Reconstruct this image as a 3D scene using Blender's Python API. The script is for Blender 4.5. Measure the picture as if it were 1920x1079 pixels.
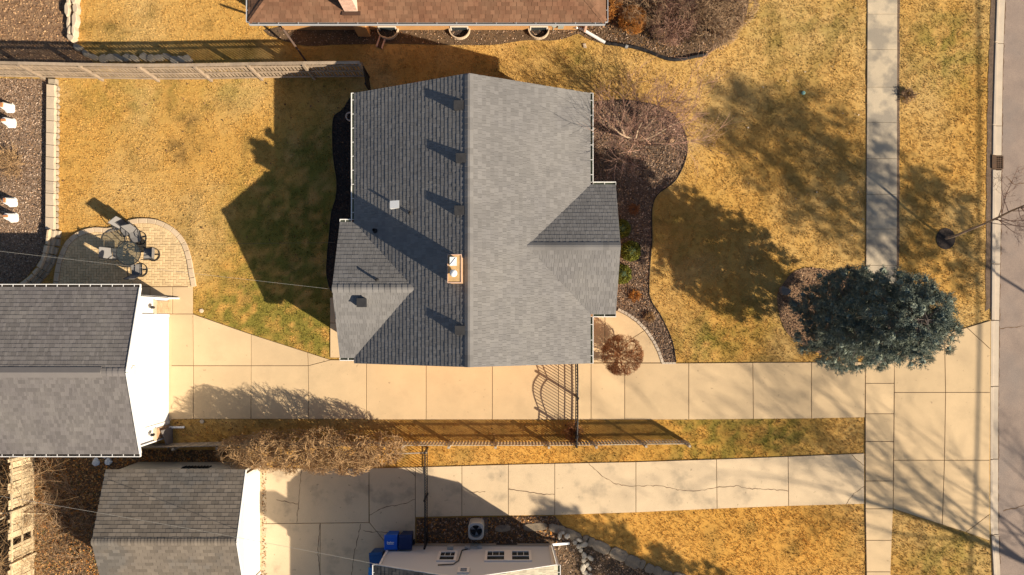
import bpy, bmesh, math, random
import numpy as np
from mathutils import Vector, Matrix, Quaternion

# ------------------------------------------------------------------ scene, camera, light
for o in list(bpy.data.objects): bpy.data.objects.remove(o)
SC = bpy.context.scene
COL = SC.collection
H, F, NX, NY = 32.0, 1280.0, 957.0, 600.0          # drone height, focal length in px, foot point of the plumb line
cam_d = bpy.data.cameras.new('camera'); cam = bpy.data.objects.new('camera', cam_d); COL.objects.link(cam)
cam.location = (0, 0, H); cam.rotation_euler = (0, 0, 0)
cam_d.sensor_width = 36.0; cam_d.lens = 24.0
cam_d.shift_x = (960 - NX) / 1920; cam_d.shift_y = (NY - 539.5) / 1920
cam_d.clip_start = 0.5; cam_d.clip_end = 2000
SC.camera = cam
SUN_TAN = 0.55; SX, SY = -0.85, 0.527
sun_dir = Vector((SX, SY, -SUN_TAN)).normalized()
elev = math.atan(SUN_TAN)
W = bpy.data.worlds.new('World'); SC.world = W; W.use_nodes = True
nt = W.node_tree; bg = nt.nodes['Background']
sky = nt.nodes.new('ShaderNodeTexSky'); sky.sky_type = 'NISHITA'; sky.sun_disc = False
sky.sun_elevation = elev; sky.sun_rotation = math.atan2(-SX, -SY)
nt.links.new(sky.outputs[0], bg.inputs[0]); bg.inputs[1].default_value = 0.052
sl = bpy.data.lights.new('sun', 'SUN'); sl.energy = 5.0; sl.angle = math.radians(0.6); sl.color = (1.0, 0.86, 0.66)
so = bpy.data.objects.new('sun', sl); COL.objects.link(so); so.location = (40, -25, 40)
so.rotation_euler = sun_dir.to_track_quat('-Z', 'Y').to_euler()
SC.view_settings.view_transform = 'Standard'; SC.view_settings.look = 'None'
SC.view_settings.gamma = 1.0; SC.view_settings.exposure = 0.93
SC.render.engine = 'CYCLES'

# ------------------------------------------------------------------ helpers
def P(px, py, z=0.0):
    k = (H - z) / F
    return Vector(((px - NX) * k, (NY - py) * k, z))
def G(pts): return [((x - NX) / 40.0, (NY - y) / 40.0) for x, y in pts]     # ground outline in metres
WL = {}
def wl(o): return WL.get(o.name, Vector((0, 0, 0))) if o else Vector((0, 0, 0))
def tag(o, label=None, cat=None, group=None, kind=None):
    if label: o['label'] = label
    if cat: o['category'] = cat
    if group: o['group'] = group
    if kind: o['kind'] = kind
    return o
def thing(name, label, cat, loc=(0, 0, 0), rz=0.0, group=None):
    o = bpy.data.objects.new(name, None); COL.objects.link(o)
    o.location = loc; o.rotation_euler = (0, 0, rz); o.empty_display_size = 0.2
    WL[o.name] = Vector(loc)
    return tag(o, label, cat, group)
def link(name, me, parent=None, loc=(0, 0, 0), rot=None):
    """loc is a world position (parents carry no rotation here)"""
    o = bpy.data.objects.new(name, me); COL.objects.link(o)
    loc = Vector(loc); o.location = loc
    if parent: o.parent = parent; o.location = loc - wl(parent)
    if rot is not None:
        o.rotation_mode = 'QUATERNION'; o.rotation_quaternion = rot
    WL[o.name] = loc
    return o
class MB:
    def __init__(s): s.v = []; s.f = []
    def add(s, vs, fs):
        n = len(s.v); s.v += [tuple(v) for v in vs]; s.f += [tuple(i + n for i in f) for f in fs]; return s
    def box(s, a, b, rz=0.0, c=None):
        x0, y0, z0 = a; x1, y1, z1 = b
        vs = [(x0,y0,z0),(x1,y0,z0),(x1,y1,z0),(x0,y1,z0),(x0,y0,z1),(x1,y0,z1),(x1,y1,z1),(x0,y1,z1)]
        if rz:
            cx, cy = c if c else ((x0+x1)/2, (y0+y1)/2); co, si = math.cos(rz), math.sin(rz)
            vs = [(cx+(x-cx)*co-(y-cy)*si, cy+(x-cx)*si+(y-cy)*co, z) for x, y, z in vs]
        return s.add(vs, [(3,2,1,0),(4,5,6,7),(0,1,5,4),(1,2,6,5),(2,3,7,6),(3,0,4,7)])
    def bar(s, a, b, w, h, up=(0, 0, 1)):
        a = Vector(a); b = Vector(b); d = (b - a).normalized(); u = Vector(up)
        r = d.cross(u)
        if r.length < 1e-4: r = d.cross(Vector((1, 0, 0)))
        r.normalize(); u = r.cross(d).normalized()
        vs = [p + r*sx*w/2 + u*sy*h/2 for p in (a, b) for sx, sy in ((-1,-1),(1,-1),(1,1),(-1,1))]
        return s.add(vs, [(0,1,2,3),(7,6,5,4),(0,4,5,1),(1,5,6,2),(2,6,7,3),(3,7,4,0)])
    def prism(s, poly, z0, z1, bev=0.0):
        if area2(poly) < 0: poly = poly[::-1]
        n = len(poly)
        if bev > 0:
            ip = inset(poly, bev)
            vs = [(x,y,z0) for x,y in poly] + [(x,y,z1-bev) for x,y in poly] + [(x,y,z1) for x,y in ip]
            fs = [tuple(range(2*n, 3*n))]
            for r in range(2):
                fs += [(r*n+i, r*n+(i+1)%n, (r+1)*n+(i+1)%n, (r+1)*n+i) for i in range(n)]
        else:
            vs = [(x,y,z0) for x,y in poly] + [(x,y,z1) for x,y in poly]
            fs = [tuple(range(n, 2*n))] + [(i, (i+1)%n, n+(i+1)%n, n+i) for i in range(n)]
        fs.append(tuple(range(n-1, -1, -1)))
        return s.add(vs, fs)
    def loft(s, poly3, ext):
        n = len(poly3); e = Vector(ext)
        vs = [Vector(p) for p in poly3] + [Vector(p) + e for p in poly3]
        return s.add(vs, [tuple(range(n)), tuple(range(2*n-1, n-1, -1))] + [(i, n+i, n+(i+1)%n, (i+1)%n) for i in range(n)])
    def tube(s, pts, rad, n=6, cap=True):
        pts = [Vector(p) for p in pts]
        if not hasattr(rad, '__len__'): rad = [rad]*len(pts)
        vs = []; r0 = None
        for i, p in enumerate(pts):
            d = (pts[min(i+1, len(pts)-1)] - pts[max(i-1, 0)])
            if d.length < 1e-7: d = Vector((0,0,1))
            d.normalize()
            if r0 is None:
                r0 = d.cross(Vector((0.31, 0.17, 0.93)))
                if r0.length < 1e-3: r0 = d.cross(Vector((1,0,0)))
            r0 = (r0 - d*r0.dot(d)).normalized(); q = d.cross(r0)
            for k in range(n):
                a = 2*math.pi*k/n
                vs.append(p + (r0*math.cos(a) + q*math.sin(a))*rad[i])
        fs = []
        for i in range(len(pts)-1):
            for k in range(n):
                fs.append((i*n+k, i*n+(k+1)%n, (i+1)*n+(k+1)%n, (i+1)*n+k))
        if cap: fs.append(tuple(range(n-1,-1,-1))); m = (len(pts)-1)*n; fs.append(tuple(range(m, m+n)))
        return s.add(vs, fs)
    def lathe(s, prof, c=(0,0,0), n=16, half=None):
        vs = []; fs = []; a1 = 2*math.pi if half is None else half; m = n if half is None else n+1
        for r, z in prof:
            for k in range(m):
                a = a1*k/n; vs.append((c[0]+r*math.cos(a), c[1]+r*math.sin(a), c[2]+z))
        for i in range(len(prof)-1):
            for k in range(n):
                k2 = (k+1) % m
                fs.append((i*m+k, i*m+k2, (i+1)*m+k2, (i+1)*m+k))
        return s.add(vs, fs)
    def build(s, name, mat, parent=None, local=False, smooth=False):
        me = bpy.data.meshes.new(name)
        arr = np.array(s.v, dtype=float)
        if local: c = Vector((0,0,0))
        else:
            c = Vector((arr.min(0) + arr.max(0)) / 2); c.z = arr[:,2].min(); arr = arr - np.array(c)
        me.from_pydata(arr.tolist(), [], s.f); me.materials.append(M[mat])
        if smooth: me.shade_smooth()
        if local:
            o = bpy.data.objects.new(name, me); COL.objects.link(o)
            if parent: o.parent = parent
            WL[o.name] = Vector((0,0,0)); return o
        return link(name, me, parent, c)
def area2(p): return sum(p[i][0]*p[(i+1)%len(p)][1]-p[(i+1)%len(p)][0]*p[i][1] for i in range(len(p)))
def inset(poly, d):
    if area2(poly) < 0: poly = poly[::-1]
    n = len(poly); out = []
    for i in range(n):
        a, b, c = Vector(poly[i-1]), Vector(poly[i]), Vector(poly[(i+1)%n])
        e1 = (b-a).normalized(); e2 = (c-b).normalized()
        n1 = Vector((-e1.y, e1.x)); n2 = Vector((-e2.y, e2.x))
        m = n1+n2
        if m.length < 1e-5: m = n1
        m = m.normalized(); k = d/max(0.35, m.dot(n1))
        out.append(tuple(b+m*k))
    return out
def pip(x, y, poly):
    inside = np.zeros(np.shape(x), bool); n = len(poly); j = n-1
    for i in range(n):
        xi, yi = poly[i]; xj, yj = poly[j]
        if yi != yj:
            c = ((yi > y) != (yj > y)) & (x < (xj-xi)*(y-yi)/(yj-yi)+xi)
            inside ^= c
        j = i
    return inside
def smooth_poly(pts, closed=True, k=4):
    """Catmull-Rom through the points"""
    n = len(pts); out = []
    rng = range(n) if closed else range(n-1)
    for i in rng:
        g = (lambda j: pts[j % n]) if closed else (lambda j: pts[max(0, min(n-1, j))])
        p0, p1, p2, p3 = [np.array(g(i+d), float) for d in (-1,0,1,2)]
        for t in np.arange(k)/k:
            out.append(tuple(0.5*((2*p1)+(-p0+p2)*t+(2*p0-5*p1+4*p2-p3)*t*t+(-p0+3*p1-3*p2+p3)*t**3)))
    if not closed: out.append(tuple(pts[-1]))
    return out
NR = np.random.default_rng(7)
_lat = NR.random((256, 256))
def vnoise(x, y, s, oct=3, seed=0):
    v = 0; amp = 1; tot = 0
    for o in range(oct):
        fx = x*s + 17.3*(o+seed) + 500; fy = y*s + 9.1*(o+2*seed) + 500
        ix = np.floor(fx).astype(int); iy = np.floor(fy).astype(int); tx = fx-ix; ty = fy-iy
        tx = tx*tx*(3-2*tx); ty = ty*ty*(3-2*ty)
        L = lambda a, b: _lat[a % 256, b % 256]
        v = v + amp*((L(ix,iy)*(1-tx)+L(ix+1,iy)*tx)*(1-ty)+(L(ix,iy+1)*(1-tx)+L(ix+1,iy+1)*tx)*ty)
        tot += amp; amp *= 0.55; s *= 2.1
    return v/tot

# ------------------------------------------------------------------ materials
M = {}
def mat(name, c1, c2=None, scale=2.0, rough=0.85, bump=0.0, bscale=60.0, rnd=0.0, fine=0.12, fscale=45.0, metal=0.0,
        spec=0.25, attr=False, c3=None, s3=0.5, t3=(0.5, 0.62), lo=0.35, hi=0.65, spots=None):
    m = bpy.data.materials.new(name); m.use_nodes = True; t = m.node_tree; N = t.nodes; L = t.links
    b = N['Principled BSDF']; b.inputs['Roughness'].default_value = rough; b.inputs['Metallic'].default_value = metal
    b.inputs['Specular IOR Level'].default_value = spec
    geo = N.new('ShaderNodeNewGeometry')
    def noise(s, d=5.0):
        n = N.new('ShaderNodeTexNoise'); n.inputs['Scale'].default_value = s; n.inputs['Detail'].default_value = d
        n.inputs['Roughness'].default_value = 0.6; L.new(geo.outputs['Position'], n.inputs['Vector']); return n
    def mr(val, a, bb, x, y):
        n = N.new('ShaderNodeMapRange'); n.inputs[1].default_value = a; n.inputs[2].default_value = bb
        n.inputs[3].default_value = x; n.inputs[4].default_value = y; L.new(val, n.inputs[0]); return n.outputs[0]
    def mix(mode, fac, a, bb):
        n = N.new('ShaderNodeMixRGB'); n.blend_type = mode
        for s_, v_ in ((0, fac), (1, a), (2, bb)):
            if isinstance(v_, (int, float)): n.inputs[s_].default_value = v_
            elif isinstance(v_, tuple): n.inputs[s_].default_value = (*v_, 1)
            else: L.new(v_, n.inputs[s_])
        return n.outputs[0]
    if attr:
        at = N.new('ShaderNodeAttribute'); at.attribute_name = 'Col'; col = at.outputs['Color']
    elif c2 is None:
        rgb = N.new('ShaderNodeRGB'); rgb.outputs[0].default_value = (*c1, 1); col = rgb.outputs[0]
    else:
        col = mix('MIX', mr(noise(scale).outputs['Fac'], lo, hi, 0, 1), c1, c2)
    if c3 is not None:
        col = mix('MIX', mr(noise(s3, 7).outputs['Fac'], t3[0], t3[1], 0, 0.85), col, c3)
    if spots is not None:
        col = mix('MIX', mr(noise(spots[1], 2).outputs['Fac'], spots[2], spots[2]+.06, 0, .55), col, spots[0])
    if fine:
        f = mr(noise(fscale, 3).outputs['Fac'], 0.3, 0.7, 1-fine, 1+fine)
        cmb = N.new('ShaderNodeCombineColor'); [L.new(f, cmb.inputs[i]) for i in range(3)]
        col = mix('MULTIPLY', 1.0, col, cmb.outputs[0])
    if rnd:
        oi = N.new('ShaderNodeObjectInfo'); ad = N.new('ShaderNodeMath'); ad.operation = 'ADD'
        L.new(oi.outputs['Random'], ad.inputs[0]); L.new(geo.outputs['Random Per Island'], ad.inputs[1])
        fr = N.new('ShaderNodeMath'); fr.operation = 'FRACT'; L.new(ad.outputs[0], fr.inputs[0])
        f = mr(fr.outputs[0], 0, 1, 1-rnd, 1+rnd)
        cmb = N.new('ShaderNodeCombineColor'); [L.new(f, cmb.inputs[i]) for i in range(3)]
        col = mix('MULTIPLY', 1.0, col, cmb.outputs[0])
    L.new(col, b.inputs['Base Color'])
    if bump:
        bp = N.new('ShaderNodeBump'); bp.inputs['Strength'].default_value = bump; bp.inputs['Distance'].default_value = 0.02
        L.new(noise(bscale, 4).outputs['Fac'], bp.inputs['Height']); L.new(bp.outputs[0], b.inputs['Normal'])
    M[name] = m
    return m
mat('lawn', (.4,.3,.1), attr=True, rough=.95, bump=.7, bscale=24, fine=.16, fscale=22, spec=.05)
mat('grass', (.4,.3,.1), attr=True, rough=.9, fine=0, spec=.1)
mat('litter', (.3,.2,.1), attr=True, rough=.9, fine=0, spec=.15)
mat('ground', (.34,.25,.09), (.22,.19,.06), scale=.3, rough=.95)
mat('concrete', (.575,.425,.255), (.525,.39,.235), scale=.9, bump=.12, bscale=90, rnd=.065, fine=.07, fscale=60, rough=.9, c3=(.45,.335,.205), s3=.5, t3=(.53,.72), spots=((.26,.18,.11),4.5,.70))
mat('concrete_walk', (.53,.435,.31), (.45,.375,.275), scale=1.1, bump=.15, bscale=90, rnd=.06, fine=.10, fscale=50, rough=.9, c3=(.255,.225,.185), s3=.8, t3=(.44,.58))
mat('concrete_old', (.63,.49,.325), (.56,.435,.29), scale=.8, bump=.3, bscale=70, rnd=.06, fine=.16, fscale=55, rough=.92, c3=(.33,.27,.195), s3=.8, t3=(.55,.73), spots=((.2,.15,.1),5.5,.69))
mat('joint', (.20,.125,.07), (.13,.085,.05), scale=3, rough=.95)
mat('crack', (.14,.085,.05), rough=.95)
mat('asphalt', (.295,.228,.188), (.235,.183,.155), scale=1.2, bump=.4, bscale=90, fine=.22, fscale=40, rough=.92, c3=(.21,.18,.165), s3=.25, t3=(.5,.7))
mat('kerb', (.50,.42,.33), (.43,.365,.295), scale=1.5, bump=.15, bscale=80, rnd=.06, fine=.08, rough=.9)
mat('iron_grate', (.13,.075,.045), (.08,.055,.04), scale=10, rough=.7, metal=.4)
mat('shingle_grey', (.162,.157,.158), (.190,.183,.178), c3=(.150,.145,.145), s3=.35, scale=.7, rough=.93, rnd=.12, fine=.12, fscale=130, spec=.15)
mat('shingle_garage', (.142,.130,.130), (.17,.157,.15), scale=.6, rough=.93, rnd=.17, fine=.12, fscale=130, spec=.15)
mat('shingle_taupe', (.142,.120,.100), (.172,.145,.118), scale=.9, rough=.93, rnd=.2, fine=.12, fscale=110, spec=.15, c3=(.125,.115,.105), s3=.5)
mat('shingle_brown', (.160,.080,.048), (.190,.107,.066), scale=1.2, rough=.93, rnd=.2, fine=.12, fscale=110, spec=.15)
mat('shingle_black', (.055,.055,.058), (.075,.072,.07), scale=1.2, rough=.93, rnd=.3, fine=.12, fscale=110, spec=.15)
mat('shingle_cream', (.42,.38,.29), (.36,.32,.25), scale=1.2, rough=.93, rnd=.15, fine=.12, fscale=110, spec=.15)
mat('deck', (.13,.125,.13), rough=.95)
mat('vent_metal', (.03,.03,.033), (.042,.042,.045), scale=4, rough=.7, metal=.2)
mat('white_paint', (.72,.715,.70), (.66,.65,.64), scale=1.5, rough=.55, fine=.02)
mat('white_metal', (.76,.77,.78), rough=.35, metal=.1, fine=.03)
mat('gutter_white', (.74,.73,.70), rough=.5, fine=.05)
mat('gutter_inside', (.13,.17,.09), (.07,.08,.06), scale=3, rough=.6, fine=.1)
mat('gutter_leafy', (.10,.065,.035), (.03,.025,.02), scale=9, rough=.9, bump=.5)
mat('brick_orange', (.56,.31,.125), (.50,.27,.105), scale=2.5, rough=.9, bump=.2, bscale=50, rnd=.10, fine=.08)
mat('brick_tan', (.50,.33,.20), (.43,.27,.16), scale=4, rough=.9, bump=.2, bscale=50, rnd=.16, fine=.1)
mat('brick_pink', (.62,.42,.33), (.55,.36,.28), scale=4, rough=.9, bump=.2, bscale=50, rnd=.12, fine=.08)
mat('mortar', (.55,.47,.38), rough=.95)
mat('chimney_top', (.55,.36,.17), (.46,.30,.14), scale=5, rough=.9, bump=.2, bscale=40, fine=.1)
mat('siding_grey', (.56,.585,.60), rough=.6, fine=.03)
mat('siding_beige', (.36,.335,.29), rough=.6, fine=.03)
mat('trim_cream', (.68,.63,.55), rough=.5, fine=.03)
mat('glass_dark', (.035,.045,.05), rough=.08, spec=.6, fine=0)
mat('cedar', (.37,.285,.205), (.27,.21,.155), scale=3, rough=.9, bump=.3, bscale=30, rnd=.16, fine=.12, fscale=30)
mat('old_wood', (.56,.45,.29), (.46,.36,.23), scale=3, rough=.9, bump=.4, bscale=25, rnd=.2, fine=.18, fscale=30)
mat('picket_wood', (.40,.34,.27), (.32,.275,.22), scale=3, rough=.9, rnd=.15, fine=.1)
mat('black_iron', (.022,.022,.025), rough=.5, metal=.3, fine=0)
mat('dark_frame', (.03,.032,.036), rough=.45, metal=.3, fine=0)
mat('sling_grey', (.20,.192,.19), rough=.8, fine=.05, fscale=90)
mat('paver', (.66,.485,.275), (.59,.43,.24), scale=2, rough=.9, bump=.25, bscale=60, rnd=.13, fine=.08)
mat('paver_bed', (.22,.14,.075), rough=.95)
mat('border_stone', (.58,.45,.31), (.52,.40,.27), scale=2, rough=.9, bump=.3, bscale=50, rnd=.07, fine=.08)
mat('cap_stone', (.53,.43,.315), (.47,.38,.28), scale=2, rough=.9, bump=.3, bscale=40, rnd=.06, fine=.08)
mat('wall_stone', (.37,.31,.23), (.28,.235,.18), scale=2.5, rough=.95, bump=.9, bscale=22, rnd=.18, fine=.15)
mat('flag_stone', (.27,.215,.155), (.21,.165,.12), scale=2.5, rough=.95, bump=.6, bscale=25, rnd=.15, fine=.15, c3=(.10,.09,.08), s3=1.2, t3=(.55,.65))  # base tone darkened to imitate shade on the path; blotches are stains
mat('pale_rock', (.45,.40,.33), (.33,.29,.24), scale=5, rough=.9, bump=.6, bscale=25, rnd=.2)
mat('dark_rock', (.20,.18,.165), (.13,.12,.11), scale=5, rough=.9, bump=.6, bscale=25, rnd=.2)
mat('mulch_black', (.032,.026,.024), (.055,.04,.032), scale=7, rough=.95, bump=1.0, bscale=30, fine=.4, fscale=30)
mat('mulch_brown', (.165,.113,.078), (.11,.077,.056), scale=5, rough=.95, bump=1.0, bscale=30, fine=.4, fscale=30)
mat('soil', (.27,.17,.10), (.19,.115,.07), scale=2, rough=.95, bump=1.0, bscale=30, fine=.3, fscale=30)
mat('soil_dark', (.085,.057,.036), (.13,.085,.05), scale=2, rough=.95, bump=1.0, bscale=30, fine=.35, fscale=30)
mat('gravel_bed', (.27,.18,.115), (.19,.125,.08), scale=5, rough=.95, bump=1.0, bscale=30, fine=.35, fscale=30)
mat('edging', (.02,.018,.018), rough=.7, fine=0)
mat('foam', (.80,.79,.76), rough=.6, fine=.02)
mat('brick_red', (.50,.22,.09), (.42,.18,.08), scale=8, rough=.9, bump=.3)
mat('bark_pale', (.40,.30,.21), (.30,.22,.155), scale=6, rough=.9, fine=.15)
mat('bark_grey', (.235,.19,.165), (.165,.13,.115), scale=6, rough=.9, fine=.15)
mat('twig_tan', (.43,.275,.14), (.30,.19,.095), scale=4, rough=.9, fine=.2, fscale=20)
mat('twig_rust', (.36,.165,.07), (.26,.12,.055), scale=5, rough=.9, fine=.2, fscale=20)
mat('twig_orange', (.46,.20,.045), (.34,.15,.04), scale=5, rough=.9, fine=.2, fscale=20)
mat('twig_brown', (.27,.175,.11), (.36,.25,.15), scale=5, rough=.9, fine=.2, fscale=20)
mat('twig_purple', (.27,.155,.12), (.35,.215,.155), scale=5, rough=.9, fine=.2, fscale=20)
mat('needle_blue', (.12,.155,.14), (.19,.212,.155), scale=3, rough=.75, rnd=.22, fine=0, spec=.3)
mat('needle_green', (.04,.065,.03), (.05,.075,.03), scale=3, rough=.75, rnd=.2, fine=0)
mat('boxwood', (.10,.115,.014), (.15,.14,.018), scale=6, rough=.7, rnd=.35, fine=0)
mat('terracotta', (.42,.15,.06), (.36,.13,.055), scale=4, rough=.9)
mat('terracotta_rim', (.58,.44,.35), rough=.9)
mat('grey_plastic', (.38,.39,.41), rough=.45, fine=.03)
mat('grey_metal', (.40,.41,.40), rough=.5, metal=.2, fine=.04)
mat('meter_grey', (.36,.40,.38), rough=.5, metal=.2, fine=.04)
mat('bin_blue', (.012,.10,.52), rough=.4, fine=.02)
mat('bin_navy', (.008,.025,.10), rough=.45, fine=.02)
mat('bin_teal', (.015,.07,.22), rough=.45, fine=.02)
mat('bin_light', (.05,.26,.62), rough=.4, fine=.02)
mat('bag', (.55,.60,.66), rough=.35, fine=.05)
mat('brown_metal', (.075,.042,.03), rough=.5, fine=.05)
mat('black_rubber', (.018,.018,.02), rough=.5, fine=.1)
mat('cable_black', (.02,.02,.02), rough=.5, fine=0)
mat('cable_green', (.25,.45,.38), rough=.5, fine=0)
mat('cable_grey', (.28,.27,.25), rough=.5, fine=0)
mat('pole_wood', (.20,.14,.09), rough=.9)
mat('grey_board', (.20,.185,.18), (.15,.14,.135), scale=4, rough=.85, fine=.1)
m = bpy.data.materials.new('table_glass'); m.use_nodes = True; t = m.node_tree
b = t.nodes['Principled BSDF']; b.inputs['Base Color'].default_value = (.10,.12,.13,1); b.inputs['Roughness'].default_value = .06
tr = t.nodes.new('ShaderNodeBsdfTransparent'); tr.inputs[0].default_value = (.72,.74,.74,1)
mx = t.nodes.new('ShaderNodeMixShader'); mx.inputs[0].default_value = .22
t.links.new(tr.outputs[0], mx.inputs[1]); t.links.new(b.outputs[0], mx.inputs[2])
t.links.new(mx.outputs[0], t.nodes['Material Output'].inputs[0]); M['table_glass'] = m

# ------------------------------------------------------------------ the setting: lawn, road, beds
NOGRASS = []                                            # outlines (metres) where no grass grows
KERB_L = [(1868,-400),(1868,0),(1864,120),(1861,235),(1859,420),(1858,600),(1857,800),(1857,980),(1862,1079),(1866,1500)]
KERB_M = [(1873,-400),(1873,0),(1869,120),(1867,235),(1866,420),(1865,600),(1863,800),(1863,980),(1868,1079),(1872,1500)]
GUT_R  = [(1888,-400),(1888,0),(1884,120),(1882,235),(1880,420),(1877,600),(1875,800),(1875,980),(1879,1079),(1883,1500)]
def xat(pl, y):
    return float(np.interp(y, [p[1] for p in pl], [p[0] for p in pl]))
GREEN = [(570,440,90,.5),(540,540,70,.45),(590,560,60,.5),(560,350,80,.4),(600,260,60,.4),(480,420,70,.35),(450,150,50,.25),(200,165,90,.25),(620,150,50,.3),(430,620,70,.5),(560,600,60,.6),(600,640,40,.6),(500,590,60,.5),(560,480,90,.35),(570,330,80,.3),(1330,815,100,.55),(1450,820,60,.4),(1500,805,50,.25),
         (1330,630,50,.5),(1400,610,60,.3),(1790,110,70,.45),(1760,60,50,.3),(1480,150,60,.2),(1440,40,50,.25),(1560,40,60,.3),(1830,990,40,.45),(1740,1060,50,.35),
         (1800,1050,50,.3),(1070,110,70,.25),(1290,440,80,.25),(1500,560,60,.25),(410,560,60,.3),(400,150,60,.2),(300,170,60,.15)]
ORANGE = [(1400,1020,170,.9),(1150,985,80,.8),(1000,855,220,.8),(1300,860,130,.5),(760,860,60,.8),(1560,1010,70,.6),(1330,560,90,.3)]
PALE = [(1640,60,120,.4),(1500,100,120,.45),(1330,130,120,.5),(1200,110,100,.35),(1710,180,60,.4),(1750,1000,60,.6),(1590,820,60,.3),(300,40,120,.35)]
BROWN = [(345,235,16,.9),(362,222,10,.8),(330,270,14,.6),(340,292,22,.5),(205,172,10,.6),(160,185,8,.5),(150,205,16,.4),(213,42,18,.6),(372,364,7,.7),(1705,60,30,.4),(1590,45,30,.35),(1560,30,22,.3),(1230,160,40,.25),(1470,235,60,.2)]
def lawn_col(x, y):
    px = x*40+NX; py = NY-y*40
    a = vnoise(x, y, .35, 4, 1); b_ = vnoise(x, y, 1.1, 4, 5); c = vnoise(x, y, 3.3, 3, 9)
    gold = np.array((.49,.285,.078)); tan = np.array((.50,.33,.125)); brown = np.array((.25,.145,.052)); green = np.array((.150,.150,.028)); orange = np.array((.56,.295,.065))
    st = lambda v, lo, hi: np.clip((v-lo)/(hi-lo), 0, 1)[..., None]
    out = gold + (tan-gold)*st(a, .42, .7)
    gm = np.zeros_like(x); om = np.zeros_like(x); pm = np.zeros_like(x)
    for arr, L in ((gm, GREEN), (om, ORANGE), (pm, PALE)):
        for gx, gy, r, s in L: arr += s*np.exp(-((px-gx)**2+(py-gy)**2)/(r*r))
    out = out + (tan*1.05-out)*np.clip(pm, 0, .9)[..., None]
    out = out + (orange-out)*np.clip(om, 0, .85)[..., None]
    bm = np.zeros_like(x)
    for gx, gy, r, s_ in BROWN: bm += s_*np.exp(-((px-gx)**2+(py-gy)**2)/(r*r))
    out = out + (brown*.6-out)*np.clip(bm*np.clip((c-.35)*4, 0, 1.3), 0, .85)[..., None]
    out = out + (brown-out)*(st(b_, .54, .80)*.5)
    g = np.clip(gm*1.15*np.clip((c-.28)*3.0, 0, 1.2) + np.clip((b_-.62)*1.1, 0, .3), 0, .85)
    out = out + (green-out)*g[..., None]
    return out
def add_col(me, cols):
    ca = me.color_attributes.new('Col', 'FLOAT_COLOR', 'POINT')
    a = np.ones((len(cols), 4), np.float32); a[:, :3] = cols; ca.data.foreach_set('color', a.ravel())
def np_mesh(name, V, Fidx, nper, matname, cols=None):
    me = bpy.data.meshes.new(name); nv = len(V); nf = len(Fidx)
    me.vertices.add(nv); me.vertices.foreach_set('co', V.astype(np.float32).ravel())
    me.loops.add(nf*nper); me.loops.foreach_set('vertex_index', Fidx.astype(np.int32).ravel())
    me.polygons.add(nf); me.polygons.foreach_set('loop_start', np.arange(nf, dtype=np.int32)*nper)
    me.update(calc_edges=True); me.materials.append(M[matname])
    if cols is not None: add_col(me, cols)
    return me
g = MB().prism([(-700,-700),(700,-700),(700,700),(-700,700)], -.6, -.4).build('ground', 'ground'); tag(g, kind='structure')
xs = np.concatenate([np.linspace(-80,-25,12)[:-1], np.arange(-25, 22.3, .22)]); ys = np.concatenate([np.linspace(-60,-13,10)[:-1], np.arange(-13,16,.22), np.linspace(16,70,12)])
gx, gy = np.meshgrid(xs, ys); nx_, ny_ = len(xs), len(ys)
edge = np.interp(NY-gy*40, [p[1] for p in KERB_L], [p[0] for p in KERB_L]); edge = (edge-NX)/40
gx2 = gx.copy(); gx2[:, -1] = edge[:, -1]
gz = (vnoise(gx, gy, .8, 3, 3)-.5)*.03 - .012
gz[:, -3:] = -.012
V = np.stack([gx2, gy, gz], -1).reshape(-1, 3)
ii, jj = np.meshgrid(np.arange(nx_-1), np.arange(ny_-1)); base = (jj*nx_+ii).ravel()
Fq = np.stack([base, base+1, base+1+nx_, base+nx_], -1)
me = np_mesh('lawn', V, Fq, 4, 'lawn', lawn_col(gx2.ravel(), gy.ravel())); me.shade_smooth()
lawn = link('lawn', me); tag(lawn, kind='structure')
def gp(x, y): return ((x-NX)/40, (NY-y)/40)
# road
rp = [gp(*p) for p in GUT_R]
road = MB().prism([(x, y) for x, y in rp] + [(31.5, rp[-1][1]), (31.5, rp[0][1])], -.3, -.13).build('road', 'asphalt'); tag(road, kind='structure')
# kerb and gutter: cast in lengths
kroot = MB()
ky = [-120,80,235,291,318,495,601,725,862,1004,1130]
kb = kroot.prism([gp(x+.5,y) for x,y in KERB_L[1:-1]] + [gp(x-.5,y) for x,y in GUT_R[1:-1][::-1]], -.35, -.16).build('kerb', 'joint'); tag(kb, kind='structure')
for i in range(len(ky)-1):
    y0, y1 = ky[i]+.6, ky[i+1]-.6
    if (ky[i], ky[i+1]) == (291, 318): continue
    sub = [y0] + [p[1] for p in KERB_L if y0 < p[1] < y1] + [y1]
    drop = 601 <= ky[i] < 1000
    top = -.02 if drop else .045
    MB().prism([gp(xat(KERB_L,y),y) for y in sub] + [gp(xat(KERB_M,y),y) for y in sub[::-1]], -.2, top, .02).build('kerb_stone', 'kerb', kb)
    MB().prism([gp(xat(KERB_M,y)+.5,y) for y in sub] + [gp(xat(GUT_R,y)-(.5 if y<1e9 else 0),y) for y in sub[::-1]], -.2, -.10, .01).build('gutter_slab', 'kerb', kb)
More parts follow.
